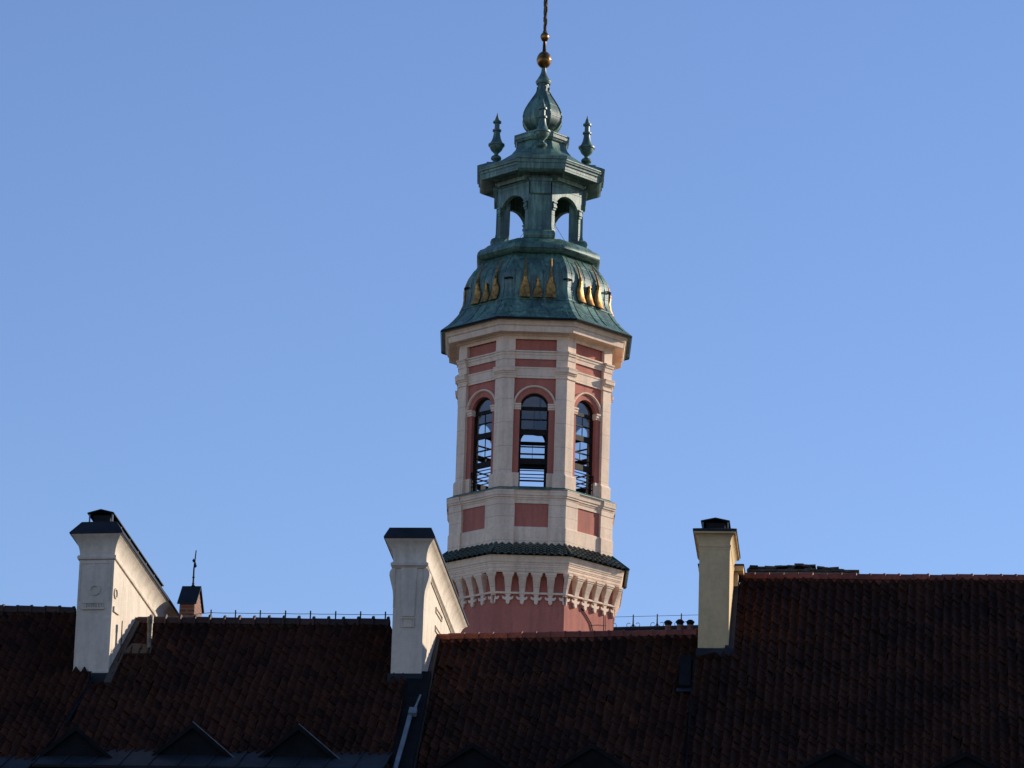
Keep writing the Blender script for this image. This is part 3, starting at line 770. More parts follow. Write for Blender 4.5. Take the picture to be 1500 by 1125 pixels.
# ---- white chimney wall builder
class Stack:
    def __init__(s, base_l, base_r, az):
        s.ex = Vector((math.cos(az), -math.sin(az), 0)); s.ey = Vector((math.sin(az), math.cos(az), 0))
        s.O = base_l.copy()
        s.w = (hitv(base_r, s.O, s.ey) - s.O).dot(s.ex) if not isinstance(base_r, float) else base_r
        s.C = s.O + s.ex * s.w / 2
    def z(s, px, py): return hit(px, py, s.C, s.ey).z
    def xz(s, px, py):
        p = hit(px, py, s.C, s.ey); return ((p - s.C).dot(s.ex), p.z)
    def side(s, px, py, o=0.0):
        p = hit(px, py, s.C + s.ex * (s.w / 2 + o), s.ex); return ((p - s.C).dot(s.ey), p.z)
    def P(s, x, y, z): return Vector((s.C.x, s.C.y, 0)) + s.ex * x + s.ey * y + Vector((0, 0, z))
    def rect(s, o, z, L, slope, oy0=None, oy1=None, hw=None):
        h = (s.w / 2 if hw is None else hw) + o
        f = o if oy0 is None else oy0; b = o if oy1 is None else oy1
        return [s.P(-h, -f, z + slope * f), s.P(h, -f, z + slope * f), s.P(h, L + b, z - slope * (L + b)), s.P(-h, L + b, z - slope * (L + b))]
def hitv(px, P, n): return hit(px[0], px[1], P, n)

houses = []
def house(name, label, loc): return thing(name, label, 'house', loc)
# roof A plane: same fall, a whisker above B
rA0 = Roof(rB.hit(110, 1033) + rB.n * 0.03, uB, rB.dn)
PA1 = rA0.hit(110, 897); PA0 = rA0.hit(-480, 881)
rA = Roof(PA0, PA1 - PA0, rB.dn)
hA = house('town_house', 'leftmost dark tiled house with white chimney carrying a round emblem', Vector((PA0.x + 2, PA0.y - 3, 0)))
hB = house('town_house', 'tiled house between the two white chimneys with black gabled dormers', Vector(((PB0.x + PB1.x) / 2, PB0.y - 3, 0)))

# ---- chimney L
AZL = R(11.7)
stL = Stack(rB.hit(107, 983), (158.5, 985), AZL)
zLc = stL.z(138, 785.5)                         # coping edge at the front
yb_, zb_ = stL.side(262, 902, 0.19)
LL, sL = yb_, (zLc - zb_) / yb_
print('L w', stL.w, 'L', LL, 'slope', sL, 'z', zLc)
def loft_stack(st, rows, L, slope, name, mat, parent, smooth=None, cap0=False, cap1=True):
    mb = MB(); mb.loft([st.rect(o, z, L, sl) for o, z, sl in rows], True, cap0, cap1)
    return mb.build(name, mat, parent, smooth)
zf = stL.z
zbase = stL.O.z - 3.0
chL = loft_stack(stL, [(0.012, zbase, 0), (0.012, stL.O.z + 0.0, 0), (0, stL.O.z + 0.03, 0), (0, zf(138, 820.5), sL)], LL, sL, 'chimney', WHITE, hA)
chL['label'] = 'white chimney wall with round emblem and long sloping coping'
cove = [(0.0, 820.4), (0.035, 819.5), (0.05, 817), (0.035, 814), (0.0, 813), (0.004, 809), (0.018, 804), (0.045, 799), (0.085, 794), (0.135, 789.6), (0.185, 786.8), (0.195, 785.6)]
loft_stack(stL, [(o, zf(138, y), sL) for o, y in cove], LL, sL, 'cornice', WHITE, chL, 40)
loft_stack(stL, [(0.21, zLc - 0.015, sL), (0.215, zLc + 0.015, sL), (0.0, zLc + 0.34, sL)], LL, sL, 'coping', DARKMETAL, chL, cap0=True)
def cowl(st, zt, slope, L, hw, h, parent, y0=0.1, nposts=7, pitch=0.08):
    mb = MB()
    def Q(x, y, z): return st.P(x, y, zt + z - slope * y)
    for (xa, za), (xb, zb) in (((-hw - 0.03, h), (0, h + pitch)), ((0, h + pitch), (hw + 0.03, h))):
        mb.loft([[Q(xa, y, za), Q(xb, y, zb), Q(xb, y, zb + 0.025), Q(xa, y, za + 0.025)] for y in (y0 - 0.04, L)], True, True, True)
    r_ = mb.build('cowl_roof', DARKMETAL, parent)
    mb = MB()
    for i in range(nposts):
        y = y0 + (L - y0 - 0.05) * i / (nposts - 1)
        for x in (-hw, hw - 0.03):
            b = [Q(x, y, -0.05), Q(x + 0.03, y, -0.05), Q(x + 0.03, y + 0.03, -0.05), Q(x, y + 0.03, -0.05)]
            mb.loft([b, [p + Vector((0, 0, h + 0.05)) for p in b]], True, True, True)
    mb.build('cowl_posts', PIPEMETAL, parent)
    # dark flue block under the roof
    mb = MB(); hb = hw * 0.72
    mb.loft([[Q(-hb * 0.8, y, -0.03), Q(hb, y, -0.03), Q(hb, y, h * 0.98), Q(-hb, y, h * 0.98)] for y in (y0 + 0.06, L - 0.1)], True, True, True)
    mb.build('flue_block', IRON, parent)
cowl(stL, zLc + 0.34, sL, LL - 0.4, 0.285, 0.22, chL)
# emblem ring, panel and plaque on the front
def front_ring(st, px, py, r_out, r_in, parent, name, mat, face='front', d=0.03):
    mb = MB(); n = 28
    if face == 'front':
        x0, z0 = st.xz(px, py); P = lambda a, b, dd: st.P(x0 + a, -dd, z0 + b)
    else:
        y0, z0 = st.side(px, py); P = lambda a, b, dd: st.P(st.w / 2 + dd, y0 + a, z0 + b)
    rings = []
    for i in range(n + 1):
        t = 2 * math.pi * i / n; c, s = math.cos(t), math.sin(t)
        rings.append([P(r_in * c, r_in * s, -0.01), P(r_in * c, r_in * s, d), P(r_out * c, r_out * s, d), P(r_out * c, r_out * s, -0.01)])
    mb.loft(rings, False); mb.build(name, mat, parent, 40)
front_ring(stL, 139, 864.5, 0.125, 0.095, chL, 'emblem_ring', WHITE)
front_ring(stL, 169, 869.5, 0.125, 0.095, chL, 'emblem_ring', WHITE, 'side')
def front_box(st, x0, y0, x1, y1, d, parent=None, mb=None):
    xa, za = st.xz(x0, y1); xb, zb = st.xz(x1, y0)
    mb.box(st.P(xa, -d, za), st.ex * (xb - xa), st.ey * (d + 0.01), (0, 0, zb - za))
mb = MB()
front_box(stL, 121, 890, 153, 893.4, 0.05, None, mb); front_box(stL, 122, 881.6, 152, 884, 0.03, None, mb)
for x, ww in ((125.5, 2.0), (129.5, 1.4), (133.8, 1.2), (136.8, 1.4), (139.6, 1.4), (143.6, 2.0), (147.8, 1.4), (150.6, 1.2)):
    front_box(stL, x - ww / 2, 884, x + ww / 2, 890, 0.03, None, mb)
mb.build('relief_plaque', WHITE, chL)
mb = MB()
ya, za = stL.side(165.5, 888); yb2, zb2 = stL.side(171, 900)
mb.box(stL.P(stL.w / 2 - 0.01, ya, zb2), stL.ex * 0.05, stL.ey * 0.42, (0, 0, za - zb2))
mb.build('relief_plaque', WHITE, chL)
mb = MB()     # lesene edges on the front: two raised strips beside a sunk panel
front_box(stL, 114.6, 822, 119.5, 880, 0.014, None, mb); front_box(stL, 158.5, 822, 163.4, 880, 0.014, None, mb); front_box(stL, 119.5, 822, 158.5, 826, 0.014, None, mb)
mb.build('panel_border', WHITE, chL)
mb = MB()
y1_, z1_ = stL.side(178.5, 909); y2_, z2_ = stL.side(176.5, 953)
mb.box(stL.P(stL.w / 2 - 0.005, y1_, z2_), stL.ex * 0.015, stL.ey * 0.055, (0, 0, z1_ - z2_)); mb.build('slot_shade_strip', RUSTPIPE, chL)  # raised dark strip; its colour stands in for the shade of a wall slot
# base flashing
mb = MB(); zb0_ = stL.O.z
mb.box(stL.P(-stL.w / 2 - 0.02, -0.05, zb0_ - 0.32), stL.ex * (stL.w * 0.56), stL.ey * 0.1, (0, 0, 0.3))
mb.box(stL.P(stL.w * 0.06, -0.06, zb0_ - 0.42), stL.ex * (stL.w * 0.5), stL.ey * 0.1, (0, 0, 0.36))
mb.build('base_flashing', DARKMETAL, chL)

# ---- roof A
leftA = [(0, -2), (20, -2)]
rightA = sorted([rA.ts(111, 898), rA.ts(132, 1000), rA.ts(58, 1115)]); rightA = [(max(0, t), s) for t, s in rightA]
WA = (PA1 - PA0).length
LROOF = 6.75
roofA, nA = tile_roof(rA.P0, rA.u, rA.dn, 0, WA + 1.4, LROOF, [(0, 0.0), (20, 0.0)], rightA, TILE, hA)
ridge_caps(PA0 + Vector((0, 0, 0.03)), PA1 + Vector((0, 0, 0.03)), RIDGEOLD, roofA, flare=1.15)
under_roof(rA.P0, rA.u, rA.dn, [(0, 0.05), (WA, 0.05), (rightA[1][1], rightA[1][0]), (rightA[-1][1], LROOF), (0, LROOF)], 0.12, IRON, hA)

# ---- roof B
leftB = [rB.ts(203, 911), rB.ts(159, 1000), rB.ts(134, 1002), rB.ts(64, 1109)]
leftB = [(max(0, leftB[0][0]), leftB[0][1])] + leftB[1:]
PBR = rB.hit(576, 1099)
rightB = [(0, rB.ts(571, 914)[1]), rB.ts(600, 985), rB.ts(576, 1099)]
WB = (PB1 - PB0).length
LB = rB.ts(330, 1100)[0]
print('LB', LB, 'WB', WB)
sA0 = min(s for t, s in leftB)
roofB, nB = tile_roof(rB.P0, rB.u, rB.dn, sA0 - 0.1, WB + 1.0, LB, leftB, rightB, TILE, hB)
ridge_caps(PB0 + Vector((0, 0, 0.03)), rB.pt(WB - 0.02, 0) + Vector((0, 0, 0.03)), RIDGEOLD, roofB, flare=1.42)
under_roof(rB.P0, rB.u, rB.dn, [(0, 0.05), (WB, 0.05), (rightB[-1][1], LB), (leftB[-1][1], LB), (leftB[2][1], leftB[2][0]), (leftB[1][1], leftB[1][0])], 0.12, IRON, hB)
# verge mortar by chimney L, valley strip lower down
mb = MB(); strip(mb, [rB.hit(x, y) for x, y in ((199, 908), (176, 953), (152, 1003))], [rB.hit(x, y) for x, y in ((207.5, 910), (185.5, 953), (162, 1004))], rB.n, 0.075); mb.build('verge_mortar', MORTAR, roofB)
mb = MB(); strip(mb, [rB.hit(x, y) for x, y in ((131, 1000), (96, 1058), (60, 1112))], [rB.hit(x, y) for x, y in ((137, 1000), (102, 1058), (66, 1112))], rB.n, 0.07); mb.build('valley_flashing', BLACK, roofB)
# metal apron below the tiles of A and B
def apron(rf, s0, s1, t0, parent, mat=BLUEMETAL):
    mb = MB(); d2 = downvec(R(7.5), R(24)); n2 = d2.cross(rf.u).normalized()
    if n2.z < 0: n2 = -n2
    A, B = rf.pt(s0, t0 - 0.1, -0.03), rf.pt(s1, t0 - 0.1, -0.03)
    top = [A, B, B + d2 * 1.5, A + d2 * 1.5]
    mb.loft([top, [p - n2 * 0.06 for p in top]], True, True, True)
    k = int((s1 - s0) / 0.6)
    for i in range(k + 1):      # standing seams
        p = A + rf.u * ((s1 - s0) * i / max(1, k)); mb.box(p - rf.u * 0.012, rf.u * 0.024, d2 * 1.5, n2 * 0.03)
    mb.build('eaves_apron', mat, parent)
    return A + d2 * 1.5, B + d2 * 1.5
eB = apron(rB, sA0, rightB[-1][1], LB, hB)
eA = apron(rA, 0, rA.ts(56, 1112)[1], LROOF, hA)

# vent pipe with flashing plate
mb = MB()
pb = rB.hit(218, 953); hgt = hit(217, 903.5, pb, Vector((0, 1, 0))).z - pb.z
strip(mb, [rB.hit(194, 946), rB.hit(180, 961)], [rB.hit(224, 949), rB.hit(220, 961)], rB.n, 0.075); mb.build('pipe_flashing', MORTAR, hB)
mb = MB(); mb.tube([pb - Vector((0, 0, 0.1)), pb + Vector((0, 0, hgt - 0.1))], 0.062, 14)
mb.tube([pb + Vector((0, 0, hgt - 0.15)), pb + Vector((0, 0, hgt))], 0.075, 14); mb.build('vent_pipe', RUSTPIPE, hB, 40)

# ---- chimney M at the right end of B
AZM = R(7)
stM = Stack(rB.hit(572, 989), (617, 988), AZM)
zMc = stM.z(598, 792)
yb_, zb_ = stM.side(683, 912, 0.2); LM, sM = yb_, (zMc - zb_) / yb_
print('M w', stM.w, 'L', LM, 'slope', sM)
zf = stM.z; zbase = stM.O.z - 3
chM = loft_stack(stM, [(0.0, zbase, 0), (0.0, zf(598, 833), sM)], LM, sM, 'chimney', WHITE, hB)
chM['label'] = 'white chimney wall with curled side scrolls in front of the tower'
cove = [(0.0, 833), (0.02, 831), (0.06, 829.5), (0.065, 826.5), (0.03, 824.6), (0.012, 823), (0.012, 818), (0.02, 812), (0.045, 806), (0.085, 800.5), (0.135, 796.4), (0.19, 794), (0.2, 792.6)]
loft_stack(stM, [(o + 0.02, zf(598, y), sM) for o, y in cove], LM, sM, 'cornice', WHITE, chM, 40)
loft_stack(stM, [(0.235, zMc - 0.02, sM), (0.24, zMc + 0.02, sM), (0.13, zMc + 0.26, sM)], LM, sM, 'coping', DARKMETAL, chM, cap0=True)
# scrolls: S-shaped consoles on both sides near the front
def scroll(sgn):
    mb = MB(); prof = [(831, 0.01), (834, 0.07), (838, 0.105), (843, 0.11), (850, 0.085), (858, 0.05), (866, 0.02), (875, 0.006), (890, 0.003)]
    rings = []
    for y, o in prof:
        z = zf(598, y); x0, x1 = sgn * (stM.w / 2 - 0.02), sgn * (stM.w / 2 + o)
        rings.append([stM.P(x0, -0.02, z), stM.P(x1, -0.02, z), stM.P(x1, 0.34, z), stM.P(x0, 0.34, z)])
    mb.loft(rings, True, True, True); mb.build('scroll', WHITE, chM, 40)
scroll(-1); scroll(1)
mb = MB()
xa, zt = stM.xz(588, 832); xb, _ = stM.xz(611, 832); zb_ = zf(598, 903); xa2, _ = stM.xz(588, 903); xb2, _ = stM.xz(607, 903)
fr = [stM.P(xa2, -0.03, zb_), stM.P(xb2, -0.03, zb_), stM.P(xb, -0.03, zt), stM.P(xa, -0.03, zt)]
mb.loft([fr, [p + stM.ey * 0.05 for p in fr]], True, True, True); mb.build('raised_panel', WHITE, chM)
def frame_box(st, x0, y0, x1, y1, face='front', parent=None, name='plaster_frame', t=0.022, d=0.03):
    mb = MB()
    if face == 'front':
        a, zt = st.xz(x0, y0); b, zb = st.xz(x1, y1); P = lambda p, q, dd: st.P(p, -dd, q)
    else:
        a, zt = st.side(x0, y0); b, zb = st.side(x1, y1); zb = zt - 0.13; P = lambda p, q, dd: st.P(st.w / 2 + dd, p, q)
    lo = [(a, zb), (b, zb), (b, zt), (a, zt)]; li = [(a + t, zb + t), (b - t, zb + t), (b - t, zt - t), (a + t, zt - t)]
    mb.loft([[P(*p, -0.01) for p in lo], [P(*p, d) for p in lo], [P(*p, d) for p in li], [P(*p, -0.01) for p in li]], True)
    mb.build(name, WHITE, parent)
frame_box(stM, 587.5, 905, 606.5, 919, 'front', chM)
frame_box(stM, 638, 889, 647, 894, 'side', chM); frame_box(stM, 637, 916, 646.5, 921, 'side', chM)
mb = MB(); mb.box(stM.P(-stM.w / 2 - 0.05, -0.16, stM.O.z - 0.24), stM.ex * (stM.w + 0.1), stM.ey * 0.2, (0, 0, 0.25)); mb.build('base_flashing', DARKMETAL, chM)

# ---- lightning wire along ridge B
mb = MB()
zr = PB0.z + 0.12
posts = [(310, 893), (346, 893.6), (382.4, 894), (419.4, 894.4), (456, 894.8), (493, 895.2), (529.6, 895.6), (566, 896)]
tops = []
for x, y in posts:
    p = rB.pt(rB.ts(x, 908)[1], 0) ; ztop = hit(x, y, p, Vector((0, 1, 0))).z
    b2 = MB(); b2.tube([p, Vector((p.x, p.y, ztop))], 0.016, 6); b2.build('rod_holder', IRON, roofB)
    tops.append(Vector((p.x, p.y, ztop - 0.07)))
pts = []
for a, b in zip(tops, tops[1:]):
    for q in range(4): pts.append(a.lerp(b, q / 4) - Vector((0, 0, 0.006 * math.sin(math.pi * q / 4))))
pts.append(tops[-1]); mb.tube([tops[0] + Vector((-0.55, 0.6, 0.06))] + pts + [tops[-1] + rB.u * 0.3], 0.007, 5); mb.build('lightning_wire', IRON, roofB)

# ---- brick chimney with a cross, behind ridge B
pbk = at(276, 906, 94.6)
st = Stack(at(262, 906, 94.6), 0.34, R(7))
mb = MB(); zt = st.z(272, 882.5); hw = st.w / 2
st.w = (hit(283.5, 900, st.O, st.ey) - hit(261.5, 900, st.O, st.ey)).dot(st.ex); st.C = st.O + st.ex * st.w / 2; hw = st.w / 2
DB = 0.9
zap = hit(278, 860.5, st.P(0, DB / 2, 0), Vector((0, 1, 0))).z
zt = st.z(272, 882.5)
pr_ = [(0, zt - 4.5), (DB, zt - 4.5), (DB, zt + 0.02), (DB / 2, zap - 0.06), (0, zt + 0.02)]
mb.loft([[st.P(-hw, y, z) for y, z in pr_], [st.P(hw, y, z) for y, z in pr_]], True, True, True)
bc = mb.build('brick_chimney', BRICK, hB)
bc['label'] = 'small red brick chimney with pitched metal cap and iron cross'
mb = MB(); sl_ = (zap - zt) / (DB / 2)
for sg in (0, 1):
    y0 = -0.06 if sg == 0 else DB + 0.06
    za = zt - 0.06 * sl_ + 0.01
    q = [st.P(-hw - 0.05, y0, za), st.P(hw + 0.05, y0, za), st.P(hw + 0.05, DB / 2, zap), st.P(-hw - 0.05, DB / 2, zap)]
    mb.loft([q, [p + Vector((0, 0, 0.035)) for p in q]], True, True, True)
mb.build('pitched_cap', DARKMETAL, bc)
mb = MB(); cz = zap; ztp = hit(278.5, 806, st.P(0, DB / 2, 0), Vector((0, 1, 0))).z; c0 = st.P(0.03, DB / 2, 0); H = ztp - cz
def cp(dx, dy, f): return Vector((c0.x + dx, c0.y + dy, cz + H * f))
mb.tube([cp(0, 0, -0.02), cp(0.0, 0, 0.5), cp(0.03, 0, 1.0)], [0.022, 0.02, 0.013], 6)
mb.tube([cp(0.02, -0.28, 0.66), cp(0.02, 0.28, 0.66)], 0.02, 6)
for f_, dx in ((0.72, -0.02), (0.58, 0.035), (0.27, 0.0), (0.1, 0.0)):
    mb.lathe([(0.0, cz + H * f_ - 0.05), (0.034, cz + H * f_), (0.0, cz + H * f_ + 0.06)], 8, 0, (c0.x + dx, c0.y))
mb.tube([cp(-0.06, 0, 0.0), cp(0, 0, 0.1)], 0.01, 5); mb.tube([cp(0.06, 0, 0.0), cp(0, 0, 0.1)], 0.01, 5)
mb.build('iron_cross', IRON, bc, 40)

# ---- house C (middle right)
pcv = hit(640, 936, stM.C + stM.ex * stM.w / 2, stM.ex)
PC0 = pcv
PC1 = at_z(1022, 930, PC0.z)
uC = (PC1 - PC0).normalized()
rC = Roof(PC0, uC, downvec(R(8.6)))
hC = house('town_house', 'dark tiled house below the tower with bright red ridge tiles', Vector(((PC0.x + PC1.x) / 2, PC0.y - 4, 0)))
print('C ridge', PC0, PC1, (PC1 - PC0).length, 'wall hit y', PC0.y, 'M front', stM.C.y)
LC = rC.ts(800, 1180)[0]
leftC = [(0, 0.0), rC.ts(611, 1085), rC.ts(598, 1150)]
rightC = [(0, rC.ts(1024, 930)[1]), rC.ts(1021, 960), rC.ts(1003, 1125), rC.ts(999, 1180)]
WC = (PC1 - PC0).length
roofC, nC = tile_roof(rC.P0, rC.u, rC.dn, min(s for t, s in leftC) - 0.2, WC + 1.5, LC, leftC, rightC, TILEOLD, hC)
ridge_caps(PC0 + Vector((0, 0, 0.04)), PC1 + Vector((0, 0, 0.04)), RIDGE, roofC, step=0.34, rad=0.105, flare=1.1)
under_roof(rC.P0, rC.u, rC.dn, [(0, 0.05), (WC, 0.05), (rightC[-1][1], LC), (leftC[-1][1], LC)], 0.12, IRON, hC)
mb = MB(); strip(mb, [rC.hit(x, y) for x, y in ((637, 933), (610, 1085), (597, 1150))], [rC.hit(x, y) for x, y in ((645, 937), (617.5, 1085), (604.5, 1150))], rC.n, 0.08); mb.build('verge_mortar', MORTAR, roofC)
# party strip of sheet metal with a pipe, between B and C below the chimney
mb = MB(); strip(mb, [rB.hit(x, y) for x, y in ((598, 985), (575, 1099), (560, 1180))], [rB.hit(x, y) for x, y in ((632, 985), (612, 1085), (592, 1180))], rB.n, 0.03); mb.build('party_strip', BLACK, hB)
mb = MB()
pp = [rB.hit(x, y, 0.12) for x, y in ((616, 1018), (606, 1042), (601, 1046), (592, 1080), (572, 1150))]
mb.tube(pp, [0.02, 0.03, 0.055, 0.055, 0.055], 10); mb.build('rain_pipe', PIPEMETAL, hB, 40)
mb = MB(); q = rB.hit(601, 1046, 0.1); mb.box(q - rB.u * 0.03 + rB.dn * 0.12, rB.u * 0.17, rB.dn * -0.26, rB.n * 0.1); mb.build('rain_hopper', PIPEMETAL, hB)
# roof hatch at the right end of C
mb = MB(); h0, h1 = rC.hit(995, 1013), rC.hit(1012, 1013); h2, h3 = rC.hit(1013, 969), rC.hit(997, 969)
mb.loft([[h0, h1, h2, h3], [p + rC.n * 0.16 for p in (h0, h1, h2, h3)]], True, True, True); hatch = mb.build('roof_hatch', BLACK, hC)
mb = MB(); mb.box(h0 - rC.u * 0.05 + rC.n * 0.06, rC.u * 0.36, rC.dn * 0.14, rC.n * 0.03); mb.build('hatch_sill', DARKMETAL, hatch)
# chimney pots behind ridge C
def pot(px, yb, yt):
    p = rC.pt(rC.ts(px, 930)[1], 0); p = at(px, yb, p.y + 0.04); zt = hit(px, yt, p, Vector((0, 1, 0))).z
    h = zt - p.z; mb = MB(); c = (p.x, p.y); z = p.z - 0.06
    mb.lathe([(0.085, z), (0.085, p.z), (0.07, p.z + 0.02), (0.066, p.z + h * 0.55)], 12, 0, c, True, True); o = mb.build('chimney_pot', BRICK, hC, 40)
    mb = MB(); mb.lathe([(0.07, p.z + h * 0.55), (0.078, p.z + h * 0.62), (0.098, p.z + h * 0.8), (0.1, p.z + h * 0.84), (0.05, p.z + h)], 12, 0, c, True, True); mb.build('pot_cap', IRON, o, 30)
pot(978.5, 925, 908.8); pot(995.8, 924, 907.6); pot(1011, 924, 908.2)
# ---- house D (right)
rD0 = Roof(rC.hit(1014, 1000) + rC.n * 0.02, Vector((math.cos(R(6.5)), -math.sin(R(6.5)), 0)), downvec(R(6.5)))
PD0 = rD0.hit(1078, 846); PD1 = at_z(1900, 851.8, PD0.z)
rD = Roof(PD0, PD1 - PD0, rD0.dn)
hD = house('town_house', 'rightmost dark tiled house with beige chimney and tallest roof ridge', Vector(((PD0.x + PD1.x) / 2, PD0.y - 4, 0)))
print('D ridge', PD0, PD1)
LD = rD.ts(1250, 1190)[0]
stR = Stack(rD.hit(1022, 953), (1067, 954), R(5.7))
leftD = [(0, 0.0), rD.ts(1066, 955), rD.ts(1017, 965), rD.ts(1004, 1125), rD.ts(1000, 1190)]
WD = (PD1 - PD0).length
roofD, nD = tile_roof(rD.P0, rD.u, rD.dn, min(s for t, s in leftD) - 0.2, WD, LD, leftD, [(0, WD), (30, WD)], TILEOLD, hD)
ridge_caps(PD0 + Vector((0.12, 0, 0.03)), PD1 + Vector((0, 0, 0.03)), RIDGE, roofD, step=0.335, rad=0.105, flare=1.1)
under_roof(rD.P0, rD.u, rD.dn, [(0, 0.05), (WD, 0.05), (WD, LD), (leftD[-1][1], LD), (leftD[2][1], leftD[2][0]), (leftD[1][1], leftD[1][0])], 0.12, IRON, hD)
mb = MB(); strip(mb, [rD.hit(x, y) for x, y in ((1016, 966), (1003, 1125), (999, 1185))], [rD.hit(x, y) for x, y in ((1019, 966), (1006.5, 1125), (1002.5, 1185))], rD.n, 0.075); mb.build('verge_flashing', BLACK, roofD)
# beige chimney
zRc = stR.z(1045, 779); yb_, zb_ = stR.side(1085.2, 815, 0.165); LR_, sR = yb_, (zRc - zb_) / yb_
print('R w', stR.w, 'L', LR_, 'slope', sR)
sR = max(-0.02, min(sR, 0.05))
zf = stR.z
chR = loft_stack(stR, [(0, stR.O.z - 3, 0), (0, zf(1045, 806), sR)], LR_, sR, 'chimney', BEIGE, hD)
chR['label'] = 'beige chimney stack with dark cowl at the end of the right roof'
loft_stack(stR, [(o, zf(1045, y), sR) for o, y in ((0, 806), (0.008, 805), (0.008, 802), (0.022, 801), (0.022, 798.6), (0.004, 797.6), (0.008, 793.5), (0.025, 789), (0.06, 785.4), (0.105, 783.4), (0.13, 782.8), (0.13, 779.2))], LR_, sR, 'cornice', BEIGE, chR, 35)
loft_stack(stR, [(0.15, zRc - 0.02, sR), (0.155, zRc + 0.035, sR), (0.05, zRc + 0.07, sR)], LR_, sR, 'coping', DARKMETAL, chR, cap0=True)
cowl(stR, zRc + 0.06, sR, min(LR_, 2.2), 0.30, 0.2, chR, 0.1, 4, 0.07)
mb = MB()   # lower rear stack
y0 = LR_ + 0.2
for o, z0_, z1_ in ((0.0, stR.O.z - 2, zRc - 0.42), (0.12, zRc - 0.42, zRc - 0.3)):
    r_ = [stR.P(x, y, z0_) for x, y in ((-stR.w / 2 - o, y0 - o), (stR.w / 2 + 0.10 + o, y0 - o), (stR.w / 2 + 0.10 + o, y0 + 0.9 + o), (-stR.w / 2 - o, y0 + 0.9 + o))]
    mb.loft([r_, [p + Vector((0, 0, z1_ - z0_)) for p in r_]], True, True, True)
mb.build('rear_stack', BEIGE, chR)
mb = MB(); r_ = [stR.P(x, y, zRc - 0.298) for x, y in ((-stR.w / 2 - 0.14, y0 - 0.14), (stR.w / 2 + 0.24, y0 - 0.14), (stR.w / 2 + 0.24, y0 + 1.06), (-stR.w / 2 - 0.14, y0 + 1.06))]
mb.loft([r_, [p + Vector((0, 0, 0.04)) for p in r_]], True, True, True); mb.build('rear_coping', DARKMETAL, chR)
mb = MB(); zb0_ = stR.O.z
mb.box(stR.P(-stR.w / 2 - 0.03, -0.2, zb0_ - 0.26), stR.ex * (stR.w + 0.16), stR.ey * 0.26, (0, 0, 0.28))
mb.box(stR.P(stR.w / 2 + 0.004, -0.1, zb0_ - 0.2), stR.ex * 0.12, stR.ey * 3.2, (0, 0, 0.2)) if False else None
mb.build('base_flashing', DARKMETAL, chR)
mb = MB(); strip(mb, [rD.hit(x, y) for x, y in ((1071, 846), (1062, 954))], [rD.hit(x, y) for x, y in ((1083, 848), (1075, 956))], rD.n, 0.10); mb.build('side_flashing', DARKMETAL, roofD)

# old wide stack with ragged coping behind ridge D
Yw = PD0.y + 1.6
wl = at(1096, 838, Yw); wr = at(1258, 838, Yw - 0.3); wz = wl.z
mb = MB(); ux = (wr - wl); ux.z = 0; Lw = ux.length; ux.normalize(); uy = Vector((-ux.y, ux.x, 0))
mb.box(Vector((wl.x, wl.y, wz - 3)), ux * Lw, uy * 0.5, (0, 0, 3.02)); wst = mb.build('wide_stack', STONE, hD)
mb = MB(); x = 0.0
mb.box(Vector((wl.x, wl.y, wz + 0.01)) - ux * 0.03 - uy * 0.05, ux * (Lw * 0.86), uy * 0.62, (0, 0, 0.055), 0.3)
topz = lambda f: 0.1 + 0.07 * math.exp(-((f - 0.42) / 0.2) ** 2)
while x < Lw - 0.02:
    b = random.uniform(0.12, 0.24); f = x / Lw
    for layer in range(2):
        th = 0.04; z = wz + 0.02 + layer * 0.05 + (topz(f) - 0.1) * (1 if layer else 0.4) + random.gauss(0, 0.012)
        c = Vector((wl.x, wl.y, z)) + ux * (x + random.gauss(0, 0.02)) - uy * random.uniform(0.02, 0.09)
        if f > 0.82 and layer: continue
        mb.box(c, ux * b * random.uniform(1.05, 1.3) + Vector((0, 0, random.gauss(0, 0.012))), uy * 0.6, Vector((random.gauss(0, 0.01), 0, th * random.uniform(0.7, 1.4))), random.random())
    x += b
mb.build('ragged_coping', SLATE, wst)
mb = MB(); pz = at(1104, 829, Yw - 0.2); mb.box(pz + Vector((-0.1, 0, -0.05)), (0.2, 0.05, 0.01), (0, 0.3, 0), (0.01, 0, 0.07)); mb.build('loose_slab', BLUEMETAL, wst)

